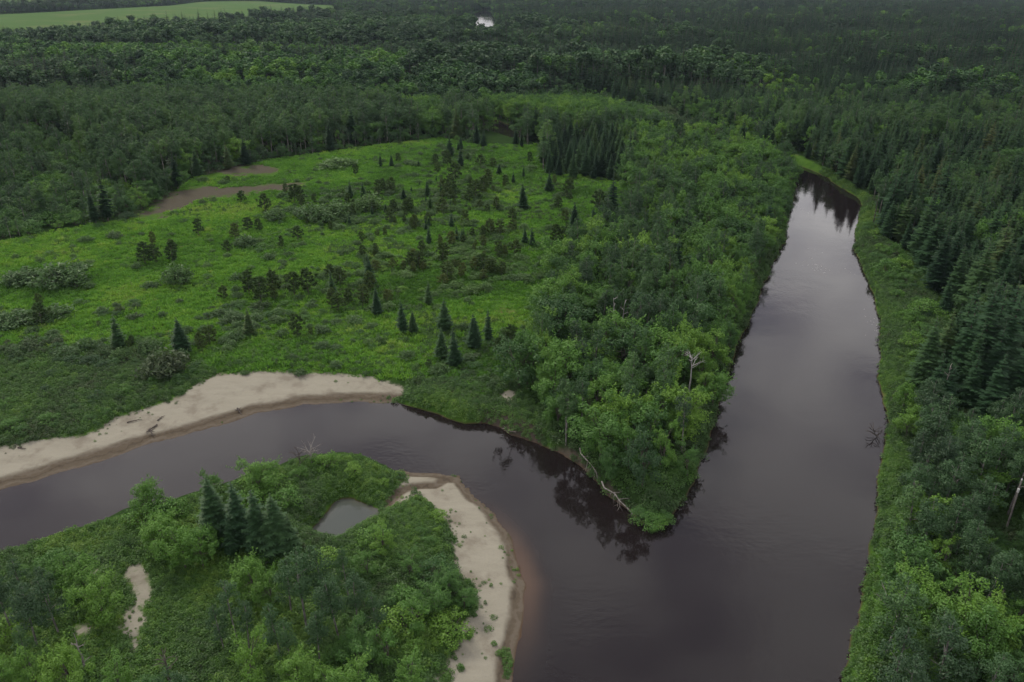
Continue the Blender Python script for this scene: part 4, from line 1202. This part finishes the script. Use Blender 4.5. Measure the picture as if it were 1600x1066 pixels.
def make_things(kind, rows):
    name, word, cat, tn, cn, plural = KINDW[kind]
    info = []
    for (x, y, h, wf, t, hand, z) in rows:
        px, py, _ = pix(x, y, z)
        j = int(np.argmin((LXY[:, 0] - px) ** 2 + (LXY[:, 1] - py) ** 2 * 1.6))
        s = SIZEW[kind][int(np.searchsorted(SIZE[kind], h))]
        hu = HUES[kind][0 if t < 0.36 else 1 if t < 0.64 else 2]
        info.append(['%s %s %s %s' % (s, hu, word, LAND[j][2]), px, '%s of the %s' % (plural, LAND[j][3]), py])
    by = {}
    for i, q in enumerate(info):
        by.setdefault(q[0], []).append(i)
    ROWS = ['nearest row', 'second row', 'third row', 'fourth row', 'fifth row', 'farthest row']
    for l, ids in list(by.items()):
        if len(ids) > 20:
            del by[l]
            ids.sort(key=lambda i: info[i][3], reverse=True)
            k_ = min(6, -(-len(ids) // 20))
            for q in range(k_):
                sub = ids[q * len(ids) // k_:(q + 1) * len(ids) // k_]
                by[l + ', ' + (ROWS[-1] if q == k_ - 1 else ROWS[q])] = sub
    for l, ids in by.items():
        if len(ids) == 1:
            continue
        ids.sort(key=lambda i: info[i][1])
        for q, i in enumerate(ids):
            if q == len(ids) - 1:
                info[i][0] = l + ', rightmost'
            elif q < max(len(ids) / 2, 1):
                info[i][0] = l + ', ' + ORD[min(q, 11)]
            else:
                info[i][0] = l + ', ' + ORD[min(len(ids) - 1 - q, 11)].replace('left', 'right')
    for (x, y, h, wf, t, hand, z), (lab, px, grp) in zip(rows, [q[:3] for q in info]):
        cr, tr, H = PROTO[kind][rng.integers(0, len(PROTO[kind]))]
        root = bpy.data.objects.new(name, None); COL.objects.link(root)
        root.empty_display_size = 0.5
        s = h / H
        root.location = (x, y, z); tilt = {'spruce': 0.025, 'willow': 0.06, 'bush': 0.08}.get(kind, 0.05)
        root.rotation_euler = (rng.normal() * tilt, rng.normal() * tilt, rng.uniform(0, 6.28)); root.scale = (s * wf, s * wf, s)
        root['label'] = lab; root['category'] = cat; root['group'] = grp
        for nm, me in ((tn if tn != 'stems' else 'stem', tr), (cn, cr)):
            c = bpy.data.objects.new(nm, me); COL.objects.link(c); c.parent = root
            c['tint'] = t


MASSN = {'spruce': 'spruce_forest', 'pine': 'young_pine_scatter', 'broadleaf': 'leafy_forest', 'aspen': 'aspen_forest', 'willow': 'willow_scrub', 'bush': 'bush_undergrowth'}
LIMIT = 300
for kind, rows in PL.items():
    A = np.array([r_[:5] for r_ in rows]); hand = np.array([r_[5] for r_ in rows])
    z = height(A[:, 0], A[:, 1]) - 0.05
    px, py, dep = pix(A[:, 0], A[:, 1], z)
    show = A[:, 2] / dep * (1 + 0.6 * hand)
    show = np.where((px > -25) & (px < 1625) & (py > 4) & (py < 1120), show, 0)
    order = np.argsort(-show)
    pick = order[:LIMIT]; pick = pick[show[pick] > 0]
    rest = np.setdiff1d(np.arange(len(A)), pick)
    make_things(kind, [(*A[i], hand[i], z[i]) for i in pick])
    Hs = np.array([p[2] for p in PROTO[kind]])
    idx = rng.integers(0, len(Hs), len(rest))
    s = A[rest, 2] / Hs[idx]
    scatter(MASSN[kind], kind, A[rest, 0], A[rest, 1], z[rest], rng.uniform(0, 6.28, len(rest)), np.column_stack([s * A[rest, 3], s * A[rest, 3], s]), A[rest, 4], idx)
    print('PLANTS', kind, len(A), len(pick))
for nm, kind in (('distant_spruce_forest', 'far_spruce'), ('distant_aspen_forest', 'far_aspen'), ('distant_leafy_forest', 'far_broadleaf')):
    A = np.concatenate(far[kind])
    z = land_base(A[:, 0], A[:, 1]) - 0.3
    s = A[:, 2]
    print('FAR', kind, len(A))
    scatter(nm, kind, A[:, 0], A[:, 1], z, rng.uniform(0, 6.28, len(A)), np.column_stack([s * A[:, 3], s * A[:, 3], s]), A[:, 4])

# ------------------------------------------------------------------ grass and herbs
def cover(name, kind, polys, s, box, keep, tint, size, zoff=-0.03, edge=True):
    x, y = grid(*box, s, 0.5)
    px, py, _ = pix(x, y)
    ok = np.zeros(len(x), bool)
    for p in polys:
        ok |= inside(p, px, py)
    x, y, px, py = x[ok], y[ok], px[ok], py[ok]
    z, sd, s1, rim, gd = height(x, y, True)
    sand = np.full(len(x), -50.)
    for p in SANDS:
        sand = np.maximum(sand, sdist(p, x, y))
    for p in DIRTS:
        sand = np.maximum(sand, sdist(p, x, y) * 0.8 + (fbm(x, y, 9, 111, 4) - 0.46) * 13)
    kp = keep(x, y, px, py, sd, sand)
    kp = np.where((sand > -0.3) & edge, kp * sstep(0.40, 0.66, fbm(x, y, 4.5, 98)) * 1.5, kp)
    ok = (sd > 0.25) & (rng.random(len(x)) < kp)
    x, y, z, px, py, sd = x[ok], y[ok], z[ok], px[ok], py[ok], sd[ok]
    t = np.clip(tint(x, y, px, py), 0.02, 0.98)
    sc = size * rng.uniform(0.7, 1.35, len(x)) * (0.75 + 0.5 * fbm(x, y, 7, 97)) * np.where((sand[ok] > 0) & edge, 0.42 * rng.uniform(0.5, 1.3, len(x)), 1.0)
    print('COVER', name, len(x))
    scatter(name, kind, x, y, z + zoff, rng.uniform(0, 6.28, len(x)), np.column_stack([sc, sc, sc * rng.uniform(0.7, 1.3, len(x))]), t)


sandk = lambda sand: np.where(sand > 4.0, 0.0, np.where(sand > -0.8, 1.0 * np.exp(-np.maximum(sand, 0) / 1.0), 1.0))
cover('meadow_grass', 'tuft', [MEADOW], 1.05, (-270, 120, 120, 430), lambda x, y, px, py, sd, sand: sandk(sand) * (0.55 + 0.45 * sstep(0.3, 0.6, fbm(x, y, 9, 91))),
      lambda x, y, px, py: 0.50 - 0.22 * np.exp(-((px - 690) / 200) ** 2 - ((py - 420) / 130) ** 2) - 0.15 * sstep(500, 590, py) + (fbm(x, y, 24, 92) - 0.5) * 1.3 + (fbm(x, y, 5, 93) - 0.5) * 0.5 + rng.normal(size=len(x)) * 0.10, 1.15)
cover('meadow_herbs', 'herb', [MEADOW], 1.25, (-270, 120, 120, 430), lambda x, y, px, py, sd, sand: (sand < -1) * np.clip(sstep(0.50, 0.68, fbm(x, y, 8, 101)) * (0.25 + 1.2 * np.exp(-((px - 680) / 230) ** 2 - ((py - 420) / 140) ** 2)) + 0.5 * sstep(500, 580, py), 0, 1),
      lambda x, y, px, py: 0.42 + (fbm(x, y, 14, 102) - 0.5) * 1.1, 0.95)
cover('bank_herbs', 'herb', [STRIP, SCRUB, VERGE, BEACH], 0.72, (-200, 200, 60, 330), lambda x, y, px, py, sd, sand: sandk(sand),
      lambda x, y, px, py: 0.50 + (fbm(x, y, 12, 94) - 0.5) * 1.0 + rng.normal(size=len(x)) * 0.12 - 0.16 * inside(SCRUB, px, py) * (fbm(x, y, 16, 95) > 0.5), 0.95)
cover('island_herbs', 'herb', [ISLAND, BAR], 0.62, (-110, 10, 50, 150), lambda x, y, px, py, sd, sand: sandk(sand), lambda x, y, px, py: 0.62 + (fbm(x, y, 9, 96) - 0.5) * 1.0 + rng.normal(size=len(x)) * 0.12, 0.85)
cover('sandbar_herbs', 'herb', [[(757, 958), (782, 946), (792, 985), (803, 1020), (806, 1062), (796, 1120), (768, 1120), (766, 1010)], [(688, 985), (742, 972), (750, 1005), (738, 1060), (690, 1085)], [(640, 745), (664, 772), (690, 800), (712, 840), (716, 885), (760, 915), (756, 950), (735, 950), (700, 890), (690, 830), (655, 790), (628, 770)]], 0.40,
      (-30, 25, 50, 130), lambda x, y, px, py, sd, sand: 0.85 * sstep(0.46, 0.60, fbm(x, y, 3.0, 121)) + 0.02, lambda x, y, px, py: 0.5 + (fbm(x, y, 4, 122) - 0.5) * 0.9, 0.62, -0.03, False)
cover('bank_wood_undergrowth', 'herb', [[(1395, 600), (1700, 600), (1700, 1120), (1350, 1120), (1390, 1000), (1400, 800)], [(980, 785), (1010, 775), (1066, 775), (1054, 812), (1034, 826), (1004, 818)]], 0.85, (10, 130, 50, 170), lambda x, y, px, py, sd, sand: np.full(len(x), 1.0),
      lambda x, y, px, py: 0.45 + (fbm(x, y, 7, 131) - 0.5) * 1.0, 1.0)
cover('point_undergrowth', 'herb', [POINT], 1.2, (-30, 140, 100, 330), lambda x, y, px, py, sd, sand: sandk(sand), lambda x, y, px, py: 0.42 + (fbm(x, y, 9, 96) - 0.5) * 0.9, 1.3)


# ------------------------------------------------------------------ dead wood and the pole
def thing(name, label, cat, loc, rz=0.0, group=None):
    o = bpy.data.objects.new(name, None); COL.objects.link(o); o.empty_display_size = 0.5
    o.location = loc; o.rotation_euler = (0, 0, rz); o['label'] = label; o['category'] = cat
    if group:
        o['group'] = group
    return o


def part(name, g, mats, parent, smooth=True):
    o = bpy.data.objects.new(name, g.mesh(name, mats, smooth)); COL.objects.link(o); o.parent = parent
    return o


def branchy(g, pts, rad, r, n, ln, sides=4):
    """side branches with two twigs each along a stem"""
    pts = np.asarray(pts, float)
    for k in range(n):
        u = r.uniform(0.3, 0.97) * (len(pts) - 1); i = int(min(u, len(pts) - 2)); f = u - i
        s = pts[i] * (1 - f) + pts[i + 1] * f
        ax = unit(pts[-1] - pts[0])
        d = unit(unit(np.cross(ax, r.normal(size=3))) + ax * 0.7)
        e = s + d * ln * r.uniform(0.5, 1.1)
        m = (s + e) / 2 + r.normal(size=3) * ln * 0.08
        tube(g, [s, m, e], [rad * 0.4, rad * 0.25, rad * 0.06], sides, cap=False)
        for _ in range(2):
            d2 = unit(d + r.normal(size=3) * 0.6)
            tube(g, [m, m + d2 * ln * 0.5], [rad * 0.18, rad * 0.05], 3, cap=False)


def log_between(a, b, za, zb, rad, label, mat, seed, n_br=4, name='driftwood_log'):
    r = np.random.default_rng(seed)
    A = at(*a); B = at(*b)
    # stand the two ends on the real bank
    A = ground(*a, za); B = ground(*b, zb)
    t = thing(name, label, 'log', (A[0], A[1], za), 0, 'dead wood along the banks')
    v = np.array([B[0] - A[0], B[1] - A[1], zb - za]); L_ = np.linalg.norm(v)
    pts = [v * u + np.array([r.normal() * 0.02 * L_, r.normal() * 0.02 * L_, 0.02 * L_ * math.sin(u * 3.1)]) for u in np.linspace(0, 1, 6)]
    g = Geo(); tube(g, pts, list(np.linspace(rad, rad * 0.35, 6)), 8)
    part('trunk', g, [mat], t)
    if n_br:
        g = Geo(); branchy(g, pts, rad, r, n_br, L_ * 0.22)
        part('branch', g, [mat], t)
    return t


def zat(p, z0=1.0):
    q = ground(*p, z0)
    for _ in range(4):
        z0 = float(height(q[:1], q[1:])[0]); q = ground(*p, max(z0, 0.0))
    return max(z0, 0.0)


log_between((937, 752), (990, 806), zat((937, 752)) + 1.6, 0.15, 0.14, 'long bleached fallen tree lying down the cut bank into the river', M_DEADWOOD, 201, 9, 'fallen_tree')
log_between((903, 700), (936, 748), zat((903, 700)) + 0.3, zat((936, 748)) + 0.4, 0.13, 'thin grey fallen stem along the cut bank above the bleached tree', M_DEADWOOD, 202, 6)
log_between((814, 664), (785, 670), zat((814, 664)) + 0.25, 0.1, 0.20, 'upper pale log jutting from the bank at the bend', M_DEADWOOD, 203, 2)
log_between((806, 676), (788, 673), zat((806, 676)) + 0.2, 0.08, 0.15, 'lower dark log half in the water at the bend', M_DARKWOOD, 204, 3)
log_between((245, 664), (228, 676), zat((245, 664)) + 0.15, zat((228, 676)) + 0.12, 0.15, 'curved driftwood branch on the sand by the stump', M_DARKWOOD, 205, 4)
log_between((198, 660), (222, 655), zat((198, 660)) + 0.12, zat((222, 655)) + 0.12, 0.12, 'thin dark driftwood stick on the upper beach', M_DARKWOOD, 206, 2)
log_between((246, 657), (256, 650), zat((246, 657)) + 0.12, zat((256, 650)) + 0.12, 0.12, 'short dark driftwood branch beside the low brush', M_DARKWOOD, 207, 4)
log_between((28, 699), (40, 701), zat((28, 699)) + 0.12, zat((40, 701)) + 0.12, 0.14, 'small dark stick at the top left of the beach', M_DARKWOOD, 208, 2)


def stump(p, label, seed, s=1.0):
    r = np.random.default_rng(seed)
    z = zat(p); q = ground(*p, z)
    t = thing('driftwood_stump', label, 'stump', (q[0], q[1], z - 0.05), 0, 'driftwood stumps on the beach')
    g = Geo(); tube(g, [(0.9 * s, -1.2 * s, 0.1), (0.3 * s, -0.4 * s, 0.25 * s), (0, 0, 0.45 * s), (-0.3 * s, 0.25 * s, 0.75 * s)], [0.08 * s, 0.14 * s, 0.22 * s, 0.16 * s], 8)
    part('trunk', g, [M_DARKWOOD], t)
    for k in range(6):
        th = k * 1.05 + r.uniform(-.3, .3)
        g = Geo(); e = np.array([math.cos(th) * 0.8 * s, math.sin(th) * 0.8 * s, r.uniform(0.0, 0.9) * s])
        tube(g, [(0, 0, 0.4 * s), e * 0.6 + np.array([0, 0, 0.15]), e], [0.11 * s, 0.07 * s, 0.02], 5)
        part('root', g, [M_DARKWOOD], t)


stump((236, 676), 'dark driftwood stump on the wet rim near the low brush', 211, 0.9)
stump((373, 643), 'dark driftwood stump at the middle of the beach rim', 212, 0.9)


def snag(p, h, label, seed, mat, spread, n, lean=(0, 0), top=1.0, name='dead_tree', low=0.45):
    r = np.random.default_rng(seed)
    q = at(*p); z = float(height(q[:1], q[1:])[0])
    t = thing(name, label, 'dead tree', (q[0], q[1], z - 0.1), 0)
    pts = [np.array([lean[0] * u + r.normal() * 0.05, lean[1] * u + r.normal() * 0.05, h * u]) for u in np.linspace(0, 1, 6)]
    g = Geo(); tube(g, pts, list(np.linspace(0.02 * h + 0.03, 0.03, 6)), 7); part('trunk', g, [mat], t)
    for k in range(n):
        u = r.uniform(low, 0.98) if top > 0.5 else r.uniform(0.2, 0.98)
        s = np.array([lean[0] * u, lean[1] * u, h * u])
        th = k * 2.399
        d = unit(np.array([math.cos(th), math.sin(th), r.uniform(0.3, 1.1)]))
        e = s + d * spread * r.uniform(0.6, 1.1)
        g = Geo(); m = (s + e) / 2 + r.normal(size=3) * 0.1
        tube(g, [s, m, e], [0.07, 0.05, 0.012], 5, cap=False)
        for _ in range(3):
            d2 = unit(d + r.normal(size=3) * 0.55); b0 = m + (e - m) * r.uniform(0, 0.8)
            tube(g, [b0, b0 + d2 * spread * 0.4], [0.03, 0.008], 4, cap=False)
        part('branch', g, [mat], t)


snag((1076, 618), 8.6, 'bare bleached snag with forked branches above the leafy point', 221, M_BLEACHED, 3.0, 10, (0, 0), 1.0, 'dead_tree', 0.62)
snag((1364, 350), 10.0, 'tall bare grey dead stem at the forest edge by the upstream bend', 222, M_BARK, 0.8, 10, (0.2, 0), 0.2)
snag((960, 526), 9.0, 'pale dead birch trunk standing among grey crowns of the point', 223, M_BIRCH, 1.4, 5, (-0.7, 0))
snag((970, 522), 8.0, 'thinner pale birch trunk leaning beside the dead birch of the point', 231, M_BIRCH, 1.2, 4, (0.5, 0))
snag((488, 730), 3.6, 'grey leafless brush at the island shore above the pond', 224, M_DEADWOOD, 2.4, 12, (0, 0), 0.2, 'dead_bush')
snag((470, 732), 3.0, 'brown leafless brush at the island shore beside bright bushes', 225, M_DARKWOOD, 2.0, 10, (0, 0), 0.2, 'dead_bush')
snag((1468, 640), 9.0, 'thin grey dead stem rising from the bushes opposite the snag', 226, M_DEADWOOD, 1.0, 7, (0, 0), 0.2)
snag((268, 1075), 6.0, 'grey dead branches in the grassy hollow of the island', 227, M_BARK, 1.6, 8)
snag((134, 1050), 6.0, 'thin bare sticks beside yellow-green tree at the island corner', 228, M_DEADWOOD, 1.0, 6, (0, 0), 0.2)
snag((1378, 668), 2.6, 'dark drooping bush leaning over the water of the wide channel', 230, M_DARKWOOD, 1.7, 12, (-1.6, 0), 0.2, 'dead_bush')
snag((1385, 985), 5.0, 'grey leafless branches on the near bank above the water', 229, M_DEADWOOD, 2.0, 9, (-0.8, 0))


def pole():
    q = at(1571, 830); z = float(height(q[:1], q[1:])[0])
    t = thing('utility_pole', 'weathered wooden utility pole with insulators among leafy trees', 'pole', (q[0], q[1], z))
    H = 8.4
    g = Geo(); tube(g, [(0, 0, -0.5), (0, 0, H * 0.5), (0, 0, H)], [0.15, 0.125, 0.10], 10); part('post', g, [M_DEADWOOD], t)
    m, tt, L = new_mat('grey_porcelain')
    p = N(tt, 'ShaderNodeBsdfPrincipled'); p.inputs['Base Color'].default_value = (0.5, 0.5, 0.48, 1); p.inputs['Roughness'].default_value = 0.4
    o = N(tt, 'ShaderNodeOutputMaterial'); L(p.outputs[0], o.inputs[0])
    g = Geo(); tube(g, [(0, 0, H), (0, 0, H + 0.12), (0, 0, H + 0.22), (0, 0, H + 0.30)], [0.06, 0.13, 0.11, 0.03], 8); part('insulator', g, [m], t)
    g = Geo(); tube(g, [(0.1, 0, H - 1.15), (0.4, 0, H - 1.0), (0.75, 0, H - 1.05)], [0.04, 0.04, 0.04], 6)
    arm = part('lamp_arm', g, [M_DEADWOOD], t)
    g = Geo(); tube(g, [(0.70, 0, H - 1.02), (0.80, 0, H - 1.08), (0.86, 0, H - 1.30), (0.87, 0, H - 1.36)], [0.07, 0.15, 0.17, 0.10], 10); part('lamp_head', g, [m], arm)
    g = Geo(); tube(g, [(-0.12, -0.12, H - 1.9), (-0.12, -0.12, H - 1.3)], [0.16, 0.16], 10); part('meter_box', g, [m], t)


pole()

# ------------------------------------------------------------------ drifting foam, and sky glints painted as pale flecks
def foam():
    m, t, L = new_mat('foam')
    p = N(t, 'ShaderNodeBsdfPrincipled'); p.inputs['Base Color'].default_value = (0.26, 0.25, 0.24, 1); p.inputs['Roughness'].default_value = 0.8
    o = N(t, 'ShaderNodeOutputMaterial'); L(p.outputs[0], o.inputs[0])
    r = np.random.default_rng(300)
    g = Geo()
    for (a, b), n, sx, sy in (((1274, 416), 40, 2.0, 4.0), ((1268, 390), 16, 1.5, 2.5), ((1374, 515), 22, 1.0, 7.0), ((1300, 425), 14, 4, 3), ((1340, 300), 12, 4, 3), ((1250, 292), 22, 0.8, 4), ((1368, 545), 10, 1, 5), 
                              ((1246, 320), 26, 0.7, 6)):  # clusters along the left bank are pale flecks painting in sky glints
        q = ground(a, b, 0.0)
        for _ in range(n if n > 20 else n // 3):
            c = q + r.normal(size=2) * (sx, sy)
            if water_sd(c[:1], c[1:])[0] > -0.4:
                continue
            k = 7; th = np.arange(k) * 6.283 / k; rad = r.uniform(0.03, 0.15) * r.uniform(0.6, 1.3, k)
            v = np.column_stack([c[0] + rad * np.cos(th) * 1.5, c[1] + rad * np.sin(th), np.full(k, 0.006)])
            top = np.array([[c[0], c[1], 0.03]])
            g.add(np.concatenate([v, top]), [(i, (i + 1) % k, k) for i in range(k)])
    o = bpy.data.objects.new('foam', g.mesh('foam', [m])); COL.objects.link(o); o['kind'] = 'stuff'


foam()

# ------------------------------------------------------------------ haze
def haze():
    m = bpy.data.materials.new('haze_air'); m.use_nodes = True
    t = m.node_tree; t.nodes.clear()
    v = t.nodes.new('ShaderNodeVolumePrincipled')
    v.inputs['Color'].default_value = (0.70, 0.86, 1.0, 1)
    v.inputs['Density'].default_value = HAZE
    v.inputs['Anisotropy'].default_value = 0.0
    o = t.nodes.new('ShaderNodeOutputMaterial'); t.links.new(v.outputs[0], o.inputs['Volume'])
    x0, x1, y0, y1, z0, z1 = -5400, 5400, -260, 7300, -14, 82
    vv = [(x, y, z) for z in (z0, z1) for y in (y0, y1) for x in (x0, x1)]
    g = Geo(); g.add(vv, [(0, 2, 3, 1), (4, 5, 7, 6), (0, 1, 5, 4), (2, 6, 7, 3), (0, 4, 6, 2), (1, 3, 7, 5)])
    ob = bpy.data.objects.new('haze', g.mesh('haze', [m])); COL.objects.link(ob); ob['kind'] = 'stuff'


HAZE = 0.000032
haze()
print('OBJECTS_TOTAL', len(S.objects))
